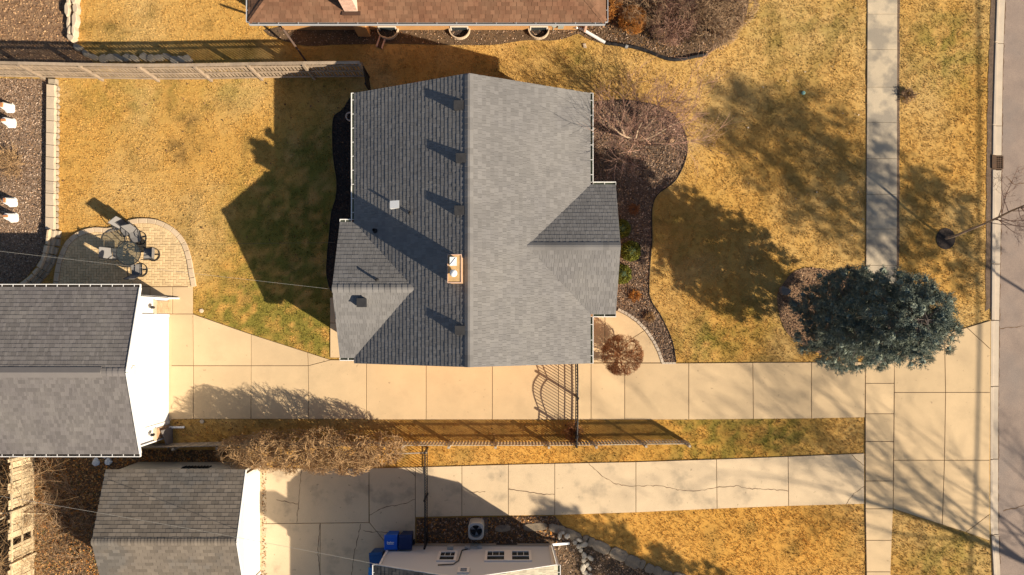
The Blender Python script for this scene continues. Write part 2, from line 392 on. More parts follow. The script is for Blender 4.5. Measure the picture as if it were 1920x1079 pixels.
# storm drain grate in the gutter
gr = thing('drain_grate', 'rusty iron storm drain grate set in the kerb gutter', 'grate', (*gp(1876,304), -.12))
a = gp(1866.5,291.5); b_ = gp(1884,316.5)
MB().box((gp(1859,0)[0], b_[1], -.2), (a[0], a[1], .05)).build('hood', 'iron_grate', gr)
f = MB(); t_ = .05
f.box((a[0], b_[1], -.2), (b_[0], b_[1]+t_, -.085)).box((a[0], a[1]-t_, -.2), (b_[0], a[1], -.085))
f.box((a[0], b_[1]+t_, -.2), (a[0]+t_, a[1]-t_, -.085)).box((b_[0]-t_, b_[1]+t_, -.2), (b_[0], a[1]-t_, -.085)); f.build('frame', 'iron_grate', gr)
for k in range(5):
    y = b_[1]+t_ + (a[1]-b_[1]-2*t_)*(k+1)/6
    MB().box((a[0]+t_, y-.017, -.15), (b_[0]-t_, y+.017, -.092)).build('bar', 'iron_grate', gr)
for k in range(3):
    x = a[0]+t_ + (b_[0]-a[0]-2*t_)*(k+1)/4
    MB().box((x-.015, b_[1]+t_, -.15), (x+.015, a[1]-t_, -.095)).build('crossbar', 'iron_grate', gr)

# paving made of separate slabs
def paving(name, polys, matname, base_poly=None, top=.035, gap=.013, kind='structure', bedmat='joint', label=None):
    """polys in px; a thin bed sheet shows in the joints"""
    mb = MB()
    for p in polys: mb.prism(G(p), -.05, .006)
    root = mb.build(name, bedmat); tag(root, kind=kind)
    for p in polys:
        NOGRASS.append(G(p)); MB().prism(inset(G(p), gap), -.03, top + random.uniform(-.003, .003), .006).build('slab', matname, root)
    return root
def cracks(root, lines, w=.022, z=.0405):
    for L in lines:
        pts = [Vector(gp(*p)) for p in L]; q = []
        for i in range(len(pts)-1):                    # jagged line
            n = max(2, int((pts[i+1]-pts[i]).length/.12))
            for k in range(n):
                t_ = k/n; d = (pts[i+1]-pts[i]).normalized(); q.append(pts[i].lerp(pts[i+1], t_) + Vector((-d.y, d.x))*(random.uniform(-.03,.03) if 0 < k else 0))
        q.append(pts[-1]); L_, R_ = [], []
        for i, p in enumerate(q):
            d = (q[min(i+1,len(q)-1)]-q[max(i-1,0)]).normalized(); n = Vector((-d.y, d.x))*w*random.uniform(.25,.8)
            L_.append((*(p+n), z)); R_.append((*(p-n), z))
        mb = MB(); n = len(q); mb.add(L_+R_, [(i, i+1, n+i+1, n+i) for i in range(n-1)])
        mb.build('crack', 'crack', root)
random.seed(3)
T, Bm = 664, 786.5
drv = [[(258,538),(282,538),(282,589),(258,589)],[(282,538),(324,538),(324,589),(282,589)],[(324,538),(362,538),(362,589),(324,589)],
  [(312,589),(362,589),(363,686),(312,686)],[(362,589),(471,627),(471,686),(363,686)],[(471,627),(577,661),(578,686),(471,686)],[(577,661),(620,675),(578,686)],
  [(312,686),(363,686),(363,786),(312,787)],[(363,686),(471,686),(471,786),(363,786)],[(471,686),(578,686),(579,786),(471,786)],[(578,686),(620,675),(668,675),(687,675),(687,786),(579,786)]]
for x0, x1 in ((687,799),(799,923),(923,1047),(1047,1108)):
    drv.append([(x0,T),(x1,T),(x1,787),(x0,787)])
drv += [[(1108,681),(1171,681),(1171,787),(1108,787)],[(1171,681),(1291,681),(1291,787),(1171,787)],[(1291,681),(1411,680),(1412,786),(1291,787)],
        [(1411,680),(1521,679.5),(1521,785),(1412,786)],[(1521,679.5),(1622,679),(1621,783),(1521,785)]]
driveway = paving('driveway', drv, 'concrete')
paving('side_walk', [[(619,558),(645,558),(645,606),(619,606)],[(619,606),(645,606),(645,671),(619,671)]], 'concrete')
ec = [(1157,583),(1175,592),(1192,604),(1208,620),(1222,640),(1232,660),(1239,680.5)]
entry = [[(1095,583),(1134,583),(1134,680.5),(1095,680.5)],[(1134,583)]+ec[:4]+[(1186,634),(1160,648),(1134,652)],[(1134,652),(1160,648),(1186,634)]+ec[3:]+[(1134,680.5)]]
entry_walk = paving('entry_walk', entry, 'concrete')
# grey brick edging along the entry walk
for i in range(len(ec)-1):
    p0, p1 = Vector(gp(*ec[i])), Vector(gp(*ec[i+1])); d = p1-p0; n = Vector((d.y, -d.x)).normalized()
    if n.dot(Vector(gp(1120,690))-p0) > 0: n = -n
    for k in range(3):
        a, b_ = p0.lerp(p1, k/3+.015), p0.lerp(p1, (k+1)/3-.015)
        MB().prism([tuple(a+n*.01), tuple(b_+n*.01), tuple(b_+n*.14), tuple(a+n*.14)], -.05, .055, .008).build('edging_brick', 'kerb', entry_walk)
for k in range(4):
    MB().box((*gp(1241+k*6.5,683),-.05), (*gp(1247+k*6.5,679.5),.05)).build('edging_brick', 'kerb', entry_walk)
sw = []
sj = [-60,27,93.5,164,230,298,365,430,498,562,628,681]
def sl_(y): return float(np.interp(y, [0,700,950,1079],[1626,1622,1622,1624]))
def sr_(y): return float(np.interp(y, [0,500,700,950,1079],[1682,1681,1676,1674,1669]))
for a, b_ in zip(sj, sj[1:]): sw.append([(sl_(a),a),(sr_(a),a),(sr_(b_),b_),(sl_(b_),b_)])
random.seed(4); sidewalk = paving('sidewalk', sw, 'concrete_walk', gap=.008)
sw2 = []
for a, b_ in zip([681,719,776,828,902,954,1013,1072,1140],[719,776,828,902,954,1013,1072,1140,1220]): sw2.append([(sl_(a),a),(sr_(a),a),(sr_(b_),b_),(sl_(b_),b_)])
sidewalk2 = paving('sidewalk', sw2, 'concrete')
ap = [[(1676,655),(1770,627),(1772,736),(1676,736)],[(1770,627),(1812,614.5),(1856,655),(1856,736),(1772,736)],[(1812,614.5),(1857,601),(1856,655)],
      [(1676,736),(1772,736),(1770,863),(1675,863)],[(1772,736),(1856,736),(1855,863),(1770,863)],[(1675,863),(1770,863),(1766,984),(1674,954)],
      [(1770,863),(1855,863),(1855,964),(1810,998),(1766,984)],[(1855,964),(1855,1014),(1810,998)]]
apron = paving('driveway_apron', ap, 'concrete_walk' if False else 'concrete')
ld = [[(490,878),(692,878),(692,980),(490,982)],[(692,878),(779,876),(779,1022),(727,1022),(693,980)],[(490,982),(601,981),(600,1110),(490,1110)],
      [(601,981),(693,980),(727,1022),(727,1110),(600,1110)],[(779,876),(866,873.5),(866,968),(779,970)],[(866,873.5),(953,871),(953,967),(866,968)],
      [(953,871),(1040,869),(1040,966),(953,967)],[(1040,869),(1192,866),(1192,961),(1040,966)],[(1192,866),(1343,861),(1344,954),(1192,961)],
      [(1343,861),(1477,856),(1478,949),(1344,954)],[(1477,856),(1620,850),(1620,945),(1478,949)]]
random.seed(5); lower_drive = paving('neighbour_driveway', ld, 'concrete_old')
cracks(lower_drive, [[(1104,869),(1125,889),(1150,906),(1175,911),(1192,911),(1240,911),(1270,919),(1310,920),(1343,914),(1385,911),(1400,916),(1440,917),(1477,921)],
   [(953,917),(980,921),(1010,926),(1040,927)],[(565,880),(560,945),(557,980)],[(519,937),(560,945)],[(692,966),(725,950),(760,944),(779,936)],[(760,876),(779,893)],
   [(601,981),(596,1030),(601,1079)],[(677,982),(664,1040),(660,1079)],[(681,994),(697,998),(706,996),(727,998)],[(1596,852),(1608,864),(1620,873)],[(1585,946),(1600,925),(1620,912)],[(880,923),(910,922)]])
cracks(sidewalk2, [[(1855,1004),(1868,1006),(1876,1006)]], w=.015)
cracks(road, [[(xat(GUT_R,y)+.8,y) for y in range(-20,1100,40)], [(1879,617),(1895,614),(1930,612)], [(1890,330),(1905,345),(1930,342)], [(1885,960),(1930,948)]], w=.03, z=-.125)
# ---- beds
def bed(name, pts, matname, z=.012, smooth=True, edge=None, ng=True):
    pl = G(smooth_poly(pts, True, 4) if smooth else pts)
    o = MB().prism(pl, -.05, z).build(name, matname); tag(o, kind='structure')
    if ng: NOGRASS.append(pl)
    return o, pl
front_pts = [(1090,190),(1140,190),(1185,190),(1240,202),(1270,225),(1287,262),(1285,300),(1265,340),(1232,366),(1222,395),(1222,450),(1217,520),(1219,560),(1240,595),(1260,640),(1267,679),(1240,681)]
fb = G(smooth_poly(front_pts[:16], False, 4)) + [gp(1240,680.8)] + [gp(*p) for p in ec[::-1]] + [gp(1090,583)]
o = MB().prism(fb, -.05, .012).build('front_bed', 'mulch_brown'); tag(o, kind='structure'); NOGRASS.append(fb); FRONT = fb
def edging(pts, name, label, smooth=True, r=.022, z=.04, closed=False):
    p = smooth_poly(pts, closed, 5) if smooth else pts
    o = MB().tube([(*gp(*q), z) for q in p], r, 5).build(name, 'edging'); return tag(o, label, 'edging')
edging(front_pts[1:16], 'bed_edging', 'thin black plastic edging curving round the front mulch bed')
back_pts = [(668,205),(640,209),(626,222),(624,260),(626,300),(632,340),(630,372),(622,400),(618,440),(614,480),(613,515),(620,545),(640,552),(668,552)]
_, BACK = bed('back_bed', back_pts, 'mulch_black')
edging(back_pts[1:12], 'bed_edging', 'dark edging strip round the black mulch bed behind the house')
_, SPR = bed('spruce_bed', [(1457,560),(1470,530),(1492,508),(1530,503),(1600,520),(1680,560),(1690,610),(1640,650),(1590,668),(1540,664),(1500,645),(1470,615)], 'soil')
_, LEFTB = bed('rock_bed', [(-300,146),(93,149),(94,300),(92,430),(86,460),(74,490),(50,520),(20,540),(-300,545)], 'gravel_bed', smooth=False)
_, TLB = bed('bare_soil', [(-300,-300),(132,-300),(133,0),(128,40),(131,66),(142,80),(160,100),(178,120),(-300,122)], 'soil', smooth=False)
_, TRB = bed('shrub_bed', [(1060,56),(1078,60),(1100,72),(1130,82),(1170,88),(1215,100),(1255,113),(1300,110),(1340,94),(1375,66),(1398,30),(1404,-20),(1390,-120),(1060,-120)], 'soil_dark')
_, WALLB = bed('foundation_bed', [(530,50),(1100,45),(1075,66),(1040,76),(985,76),(930,84),(880,85),(820,84),(740,82),(640,84),(560,84)], 'soil_dark', z=.017)
_, BRUSH = bed('brush_ground', [(66,840),(430,845),(420,866),(500,872),(500,1200),(-300,1200),(-300,850)], 'soil_dark', smooth=False)
_, HOUSEB = bed('house_bed', [(781,972),(1040,968),(1055,985),(1100,1010),(1180,1050),(1240,1079),(1260,1140),(1000,1140),(781,1140)], 'soil_dark', smooth=False)
for strip in ([(xat(KERB_L,y)-9-(y%37)/18,y) for y in range(-60,600,23)]+[(xat(KERB_L,y)-.3,y) for y in range(577,-61,-23)], [(sr_(y)-1,y) for y in range(-60,520,23)]+[(sr_(y)+4.2+(y%31)/18,y) for y in range(500,-61,-23)]):  # leafy soil along the kerb; the sidewalk strip paints the raised walk's shadow edge
    o = MB().prism(G(strip), -.06, .004).build('soil_shade_edge', 'mulch_brown'); tag(o, kind='structure'); NOGRASS.append(G(strip))
rg = [gp(1773+18*math.cos(t_), 448+20*math.sin(t_)) for t_ in np.linspace(0, 2*math.pi, 22)[:-1]]
o = MB().prism(rg, -.05, .02).build('tree_ring', 'mulch_black'); tag(o, kind='structure'); NOGRASS.append(rg)

# ------------------------------------------------------------------ roofs
def in_frame(p, m=20):
    k = F/(H-p.z); x = NX+p.x*k; y = NY-p.y*k
    return -m < x < 1920+m and -m < y < 1079+m
TABS = {}
def tab_geo(w, t, ex):
    h = ex*1.14; a = w/2-(.0035 if w < .3 else .009)
    return [(-a,0,-.008),(a,0,-.008),(a,0,t),(-a,0,t),(a,h,.002),(-a,h,.002),(a,h,-.008),(-a,h,-.008)], [(0,1,2,3),(3,2,4,5),(1,6,4,2),(7,0,3,5)]
def shingles(roof, slopes, matname, ex=.18, widths=(.09,.12,.16,.21), thick=(.006,.011,.016), n_ind=300, seed=1, aligned=False):
    """slopes: (O, U, V, Ulen, Vlen, ulim or None, keep or None)"""
    rng = random.Random(seed); full = []; rest = MB()
    for O, U, V, UL, VL, ulim, keep in slopes:
        O, U, V = Vector(O), Vector(U).normalized(), Vector(V).normalized(); Nn = U.cross(V)
        rot = Matrix((U, V, Nn)).transposed().to_quaternion()
        v = -.03; row = 0
        while v < VL-.02:
            lo, hi = ulim(max(v, 0)+ex*.5) if ulim else (0, UL)
            u = lo - (rng.uniform(0, .2) if not aligned else (row % 2)*widths[0]/2 + rng.uniform(-.01, .01))
            e = min(ex, VL-v)
            while u < hi-.01:
                w = rng.choice(widths); t_ = rng.choice(thick)
                a, b_ = max(u, lo), min(u+w, hi)
                if b_-a > .03:
                    c = O+U*((a+b_)/2)+V*v+Nn*.006
                    if keep is None or keep(c+V*ex*.5):
                        if abs((b_-a)-w) < 1e-6 and e == ex and in_frame(c): full.append((c, rot, w, t_))
                        else:
                            vs, fs = tab_geo(b_-a, t_, e); rest.add([c+U*x+V*y+Nn*z for x, y, z in vs], fs)
                u += w
            v += ex; row += 1
    camp = Vector((0, 0, H)); full.sort(key=lambda s: (s[0]-camp).length)
    for i, (c, rot, w, t_) in enumerate(full):
        if i < n_ind:
            k = (matname, w, t_, ex)
            if k not in TABS:
                me = bpy.data.meshes.new('shingle'); vs, fs = tab_geo(w, t_, ex); me.from_pydata(vs, [], fs); me.materials.append(M[matname]); TABS[k] = me
            link('shingle', TABS[k], roof, c, rot)
        else:
            vs, fs = tab_geo(w, t_, ex); m3 = rot.to_matrix(); rest.add([c+m3@Vector(p) for p in vs], fs)
    if rest.v: tag(rest.build('shingle_courses', matname, roof), kind='stuff')
def ridge_caps(roof, a, b_, matname, sl, w=.17, step=.24, seed=2):
    """bent cap pieces along a ridge; sl = slope"""
    a, b_ = Vector(a), Vector(b_); d = (b_-a).normalized(); s = Vector((-d.y, d.x, 0)).normalized(); n = int((b_-a).length/step); rng = random.Random(seed)
    for i in range(n):
        p, q = a+d*(i*step), a+d*((i+1.1)*step)
        if not (in_frame(p) or in_frame(q)): continue
        h0, h1 = .045+rng.uniform(0,.006), .03
        vs = []
        for pt, h in ((p, h0), (q, h1)):
            for k in (-1, -.25, .25, 1): vs.append(pt + s*(w*k) + Vector((0,0,h-abs(k)*w*sl*(1 if abs(k)==1 else .8))))
        vs += [v-Vector((0,0,.05)) for v in vs[:4]]
        MB().add(vs, [(0,1,5,4),(1,2,6,5),(2,3,7,6),(1,0,8,9),(2,1,9,10),(3,2,10,11)]).build('ridge_cap', matname, roof)
def deck_slab(pts, th=.1):
    pts = [Vector(p) for p in pts]; n = (pts[1]-pts[0]).cross(pts[-1]-pts[0]).normalized()
    if n.z < 0: n = -n
    return pts, n*-th
def gutter(parent, a, b_, out, inside='gutter_inside', w=.13, strap=.55, leaf=None, metal='gutter_white'):
    a, b_, out = Vector(a), Vector(b_), Vector(out).normalized(); d = (b_-a).normalized(); up = Vector((0,0,1))
    mid = lambda o, z: (a+out*o+up*z, b_+out*o+up*z)
    g_ = MB(); p, q = mid(w+.012, -.055); g_.bar(p, q, .03, .13)
    p, q = mid(.0, -.06); g_.bar(p, q, .012, .11)
    e = a+out*(w/2)+up*-.055; g_.bar(e-d*.006, e+d*.006, w, .12); e = b_+out*(w/2)+up*-.055; g_.bar(e-d*.006, e+d*.006, w, .12)
    go = g_.build('gutter', metal, parent)
    p, q = mid(w/2, -.105); MB().bar(p+d*.01, q-d*.01, w-.02, .02).build('channel', inside, go)
    n = max(1, int((b_-a).length/strap))
    for i in range(n):
        c = a+d*((i+.5)*(b_-a).length/n)
        MB().bar(c+out*.0, c+out*w, .022, .014).build('strap', metal, go)
    return go
def prof_wall(name, matname, parent, prof, ext):
    return MB().loft(prof, ext).build(name, matname, parent)
def window(parent, c, u, n, w, h, trim='white_paint', cols=1, rows=2, name='window'):
    """c centre on wall, u along wall, n out"""
    c, u, n = Vector(c), Vector(u), Vector(n); up = Vector((0,0,1)); fw = .11
    pane = MB().bar(c-u*(w/2)+n*.012, c+u*(w/2)+n*.012, .02, h, up).build(name, 'glass_dark', parent)
    f = MB()
    for s in (-1, 1):
        p = c+u*(s*(w/2)); f.bar(p-up*(h/2+fw/2)+n*.03, p+up*(h/2+fw/2)+n*.03, fw, .06, n)
        p = c+up*(s*h/2); f.bar(p-u*(w/2-fw/2)+n*.03, p+u*(w/2-fw/2)+n*.03, .055, fw, up)
    f.build('window_frame', trim, pane)
    for r in range(1, rows):
        z = -h/2+h*r/rows; MB().bar(c+up*z-u*(w/2-.04)+n*.03, c+up*z+u*(w/2-.04)+n*.03, .03, .05, up).build('sash_bar', trim, pane)
    for k in range(1, cols):
        x = -w/2+w*k/cols; MB().bar(c+u*x-up*(h/2-.04)+n*.027, c+u*x-up*.02+n*.027, .02, .02, n).build('glazing_bar', trim, pane)
    return pane

# ------------------------------------------------------------------ main house
ZE, ZR, ZW = 2.75, 5.1, 4.02
XL, XR, Y0, Y1 = -6.67, 3.40, -1.87, 9.72; XM = (XL+XR)/2; SL = (ZR-ZE)/((XR-XL)/2)
LWX, LY0, LY1 = -7.31, -1.60, 4.16; LYM = (LY0+LY1)/2; SLL = (ZW-ZE)/((LY1-LY0)/2)
RWX, RY0, RY1 = 4.52, .27, 5.76; RYM = (RY0+RY1)/2; SLR = (ZW-ZE)/((RY1-RY0)/2)
house = thing('house', 'grey shingled house with cross gables in the middle', 'house', (XM, 4, 0))
zmain = lambda x: ZR-SL*abs(x-XM)
zl = lambda y: ZW-SLL*abs(y-LYM); zr_ = lambda y: ZW-SLR*abs(y-RYM)
def keep_main(p):
    if p.x < XM and LY0 < p.y < LY1 and zl(p.y) > p.z+.03: return False
    if p.x > XM and RY0 < p.y < RY1 and zr_(p.y) > p.z+.03: return False
    return True
def keep_wing(p):
    return not (XL < p.x < XR and zmain(p.x) > p.z+.05)
OV = .42
wl_ = XL+OV; wr_ = XR-OV
prof_wall('wall', 'brick_orange', house, [(wl_,Y0+.22,0),(wr_,Y0+.22,0),(wr_,Y0+.22,ZE-.02),(XM,Y0+.22,ZR-.2),(wl_,Y0+.22,ZE-.02)][::-1], (0, Y1-Y0-.44, 0))
prof_wall('wall', 'brick_orange', house, [(LWX+.15,LY0+OV,0),(LWX+.15,LY1-OV,0),(LWX+.15,LY1-OV,ZE-.02),(LWX+.15,LYM,ZW-.2),(LWX+.15,LY0+OV,ZE-.02)], (1.4, 0, 0))
prof_wall('wall', 'brick_orange', house, [(RWX-.15,RY0+OV,0),(RWX-.15,RY0+OV,ZE-.02),(RWX-.15,RYM,ZW-.2),(RWX-.15,RY1-OV,ZE-.02),(RWX-.15,RY1-OV,0)][::-1], (-1.6, 0, 0))
rb = MB()
cs = math.cos(math.atan(SL))
pts, e = deck_slab([(XL,Y0,ZE),(XM,Y0,ZR),(XM,Y1,ZR),(XL,Y1,ZE)]); rb.loft(pts, e)
pts, e = deck_slab([(XM+.001,Y0,ZR),(XR,Y0,ZE),(XR,Y1,ZE),(XM+.001,Y1,ZR)]); rb.loft(pts, e)
xi = XL+(ZW-ZE)/SL; xj = XR-(ZW-ZE)/SL
for y_ in (LY0, LY1): pts, e = deck_slab([(LWX,LYM,ZW),(LWX,y_,ZE),(XL+.1,y_,ZE),(xi+.3,LYM,ZW)]); rb.loft(pts, e)
for y_ in (RY0, RY1): pts, e = deck_slab([(RWX,RYM,ZW),(RWX,y_,ZE),(XR-.1,y_,ZE),(xj-.3,RYM,ZW)]); rb.loft(pts, e)
roof = rb.build('roof', 'deck', house)
run = (XR-XL)/2; VLm = math.hypot(run, ZR-ZE); VLl = math.hypot((LY1-LY0)/2, ZW-ZE); VLr = math.hypot((RY1-RY0)/2, ZW-ZE)
slopes = [((XL,Y1,ZE),(0,-1,0),(run,0,ZR-ZE),Y1-Y0,VLm,None,keep_main), ((XR,Y0,ZE),(0,1,0),(-run,0,ZR-ZE),Y1-Y0,VLm,None,keep_main),
  ((xi+.4,LY1,ZE),(-1,0,0),(0,LYM-LY1,ZW-ZE),xi+.4-LWX,VLl,None,keep_wing), ((LWX,LY0,ZE),(1,0,0),(0,LYM-LY0,ZW-ZE),xi+.4-LWX,VLl,None,keep_wing),
  ((RWX,RY1,ZE),(-1,0,0),(0,RYM-RY1,ZW-ZE),RWX-xj+.4,VLr,None,keep_wing), ((xj-.4,RY0,ZE),(1,0,0),(0,RYM-RY0,ZW-ZE),RWX-xj+.4,VLr,None,keep_wing)]
shingles(roof, slopes, 'shingle_grey', seed=11, thick=(.014,.017,.020))
ridge_caps(roof, (XM,Y0,ZR), (XM,Y1,ZR), 'shingle_grey', SL); ridge_caps(roof, (LWX,LYM,ZW), (xi,LYM,ZW), 'shingle_grey', SLL, seed=3); ridge_caps(roof, (RWX,RYM,ZW), (xj,RYM,ZW), 'shingle_grey', SLR, seed=4)
gutter(house, (XL,LY1+.14,ZE), (XL,Y1,ZE), (-1,0,0)); gutter(house, (LWX,LY1,ZE), (XL-.15,LY1,ZE), (0,1,0)); gutter(house, (LWX,LY0,ZE), (XL+.08,LY0,ZE), (0,-1,0))
gutter(house, (XR,RY1+.14,ZE), (XR,Y1,ZE), (1,0,0)); gutter(house, (XR+.15,RY1,ZE), (RWX,RY1,ZE), (0,1,0)); gutter(house, (XR+.15,RY0,ZE), (RWX,RY0,ZE), (0,-1,0)); gutter(house, (XR,Y0,ZE), (XR,RY0-.14,ZE), (1,0,0))
for y_ in (7.4, 8.9): window(house, (wr_,y_-.4,1.5), (0,1,0), (1,0,0), 1.1, 1.2)
window(house, (RWX-.15,RYM,1.5), (0,1,0), (1,0,0), 2.2, 1.4, cols=3); window(house, (wl_,7.2,1.5), (0,1,0), (-1,0,0), 1.5, 1.2)
d_ = MB().box((wr_,-1.2,.1), (wr_+.05,-.3,2.15)).build('door', 'white_paint', house); MB().box((wr_+.05,-1.1,1.0), (wr_+.1,-1.04,1.12)).build('handle', 'black_iron', d_)
MB().tube([(XR-.08,Y0+.3,ZE-.15),(wr_+.06,Y0+.3,2.3),(wr_+.06,Y0+.3,.25),(wr_+.9,Y0+.34,.09)], .045, 6).build('downspout', 'white_metal', house)
# chimney
ch = MB(); cx0, cx1, cy0, cy1 = -2.38, -1.84, 1.39, 2.47
ch.box((cx0+.04,cy0+.04,3.6), (cx1-.04,cy1-.04,6.14)); cho = ch.build('chimney', 'brick_tan', house)
MB().box((cx0,cy0,6.14), (cx1,cy1,6.22)).build('crown', 'chimney_top', cho)
rim = MB()
rim.box((cx0,cy0,6.22),(cx0+.03,cy1,6.25)).box((cx1-.03,cy0,6.22),(cx1,cy1,6.25)).box((cx0+.03,cy0,6.22),(cx1-.03,cy0+.03,6.25)).box((cx0+.03,cy1-.03,6.22),(cx1-.03,cy1,6.25)); rim.build('rim', 'brick_pink', cho)
MB().box((-2.25,2.04,6.22),(-2.03,2.33,6.42)).build('flue', 'grey_metal', cho); MB().box((-2.27,2.02,6.44),(-2.01,2.35,6.47)).bar((-2.24,2.06,6.48),(-2.04,2.31,6.48),.015,.02).build('flue_cap', 'white_metal', cho)
MB().lathe([(.09,0),(.09,.16)], (-2.14,1.75,6.22), 12).build('flue', 'grey_metal', cho); MB().lathe([(.145,.15),(.14,.19),(.10,.24),(.05,.265),(0,.275)], (-2.14,1.75,6.22), 14).build('flue_cap', 'white_metal', cho, smooth=True)
# roof vents near the ridge
def box_vent(px, py, z, s=1.0, side=-1, matname='vent_metal', wing=None):
    p = P(px, py, z)
    mb = MB(); a = .2*s
    mb.add([(p.x-a,p.y-a,p.z-.18),(p.x+a,p.y-a,p.z-.18),(p.x+a,p.y+a,p.z-.18),(p.x-a,p.y+a,p.z-.18),(p.x-a*.9,p.y-a*.9,p.z+.02),(p.x+a,p.y-a*.9,p.z+.05),(p.x+a,p.y+a*.9,p.z+.05),(p.x-a*.9,p.y+a*.9,p.z+.02)],
           [(4,5,6,7),(0,1,5,4),(1,2,6,5),(2,3,7,6),(3,0,4,7)])
    o = mb.build('roof_vent', matname, house)
    MB().box((p.x-a*1.05,p.y-a,p.z+.05),(p.x+a*1.1,p.y+a,p.z+.075)).build('vent_cap', matname, o)
for px, py in ((862,198),(866,297),(863,395),(864,620)):
    x = (px-NX)*(H-5.0)/F; box_vent(px-2, py, zmain(x-.05)+.09, .9)
box_vent(678, 568, zl(1.0)+.10, .9)
MB().add([(*P(731,377,4.28)[:2],4.0),(*P(749,377,4.28)[:2],4.35),(*P(749,391,4.28)[:2],4.35),(*P(731,391,4.28)[:2],4.0),(*P(731,377,4.3)[:2],4.30),(*P(749,377,4.3)[:2],4.42),(*P(749,391,4.3)[:2],4.42),(*P(731,391,4.3)[:2],4.30)],
         [(7,6,5,4),(0,1,5,4),(1,2,6,5),(2,3,7,6),(3,0,4,7)][::1]).build('roof_vent', 'white_metal', house)
for px, py, z, r, m_ in ((767,398,4.3,.05,'vent_metal'),(708,526,3.82,.05,'vent_metal'),(703,433,3.3,.07,'black_iron')):
    p = P(px, py, z); x = p.x; y = p.y
    zz = max(zmain(x), zl(y) if (x < xi and LY0 < y < LY1) else 0)
    MB().lathe([(r*1.9,-.08),(r*1.4,.06),(r,.07),(r,.34),(r*.7,.34),(r*.7,.1)], (x,y,zz), 10).build('vent_pipe', m_, house)
NOGRASS += [[(wl_,Y0),(wr_,Y0),(wr_,Y1-.2),(wl_,Y1-.2)], [(LWX,LY0),(-5,LY0),(-5,LY1),(LWX,LY1)]]

# ------------------------------------------------------------------ garage on the left
GX, GZE, GZR, GY0, GY1 = -15.92, 2.67, 3.72, -5.74, 1.38; GYM = (GY0+GY1)/2; GXL = -23.5; GS = (GZR-GZE)/((GY1-GY0)/2)
gar = thing('garage', 'white garage with grey shingle roof and brick piers beside the patio', 'garage', (-19.5, GYM, 0))
wx = GX-.12
prof_wall('wall', 'white_paint', gar, [(GXL+.3,GY0+.3,0),(GXL+.3,GY1-.3,0),(GXL+.3,GY1-.3,GZE+.02),(GXL+.3,GYM,GZR-.16),(GXL+.3,GY0+.3,GZE+.02)], (wx-GXL-.3, 0, 0))
rb = MB()
for y_ in (GY0, GY1): pts, e = deck_slab([(GXL,GYM,GZR),(GXL,y_,GZE),(GX,y_,GZE),(GX,GYM,GZR)]); rb.loft(pts, e)
roof = rb.build('roof', 'deck', gar); hv = (GY1-GY0)/2; VL = math.hypot(hv, GZR-GZE)
shingles(roof, [((GX-.03,GY1,GZE),(-1,0,0),(0,-hv,GZR-GZE),GX-GXL-.03,VL,None,None), ((GXL,GY0,GZE),(1,0,0),(0,hv,GZR-GZE),GX-GXL-.03,VL,None,None)], 'shingle_garage', seed=21, thick=(.015,.018,.021))
ridge_caps(roof, (-16.95,GYM,GZR), (GX,GYM,GZR), 'shingle_garage', GS, seed=5)
rv = MB()
rv.add([(GXL,GYM-.22,GZR-.02),(-16.95,GYM-.22,GZR-.02),(-16.95,GYM,GZR+.07),(GXL,GYM,GZR+.07),(GXL,GYM+.22,GZR-.02),(-16.95,GYM+.22,GZR-.02)], [(0,1,2,3),(3,2,5,4)])
rv.add([(GXL,GYM-.22,GZR-.02),(-16.95,GYM-.22,GZR-.02),(-16.95,GYM-.22,GZR-.09),(GXL,GYM-.22,GZR-.09)], [(0,3,2,1)]); rv.add([(-16.95,GYM-.22,GZR-.07),(-16.95,GYM+.22,GZR-.07),(-16.95,GYM+.22,GZR-.02),(-16.95,GYM,GZR+.07),(-16.95,GYM-.22,GZR-.02)], [(0,1,2,3,4)])
rv.build('ridge_vent', 'shingle_garage', roof)
for y_, s in ((GY0,-1),(GY1,1)):
    MB().bar((GX+.015,y_,GZE-.02),(GX+.015,GYM,GZR-.02),.03,.16,(0,0,1)).build('rake_board', 'white_paint', gar)
gutter(gar, (GXL,GY1,GZE), (GX,GY1,GZE), (0,1,0), 'gutter_leafy', strap=.46, metal='white_paint'); gutter(gar, (GXL,GY0,GZE), (GX,GY0,GZE), (0,-1,0), 'gutter_leafy', strap=.46, metal='white_paint')
# overhead door in four sections, trim and threshold
dy0, dy1 = -4.72, .12
dr = MB().box((wx+.002,dy0,0.02),(wx+.02,dy1,2.15)).build('garage_door', 'white_paint', gar)
for k in range(4): MB().box((wx+.02,dy0+.01,.04+k*.525),(wx+.045,dy1-.01,.04+k*.525+.512)).build('door_panel', 'white_paint', dr)
MB().box((wx+.002,dy0-.14,0.0),(wx+.075,dy0,2.15)).box((wx+.002,dy1,0.0),(wx+.075,dy1+.14,2.15)).box((wx+.002,dy0-.14,2.15),(wx+.075,dy1+.14,2.30)).build('door_trim', 'white_paint', gar)
MB().box((wx+.05,dy0,.0),(wx+.16,dy1,.045)).build('threshold', 'concrete', gar)
for y0_, y1_ in ((.30,.86),(-5.40,-4.90)):
    pier = MB().box((wx,y0_,0),(wx+.07,y1_,1.30)).build('brick_pier', 'mortar', gar)
    for r in range(16):
        n = 3; off = (r % 2)*.5
        for k in range(-1, n+1):
            a = y0_+(k+off)*(y1_-y0_)/n+.006; b_ = y0_+(k+1+off)*(y1_-y0_)/n-.006
            a = max(a, y0_+.002); b_ = min(b_, y1_-.002)
            if b_-a > .03: MB().box((wx+.06,a,.008+r*.08),(wx+.085,b_,.008+r*.08+.07)).build('brick', 'brick_tan', pier)
    MB().box((wx,y0_-.04,1.30),(wx+.13,y1_+.04,1.36)).build('pier_cap', 'cap_stone', pier)
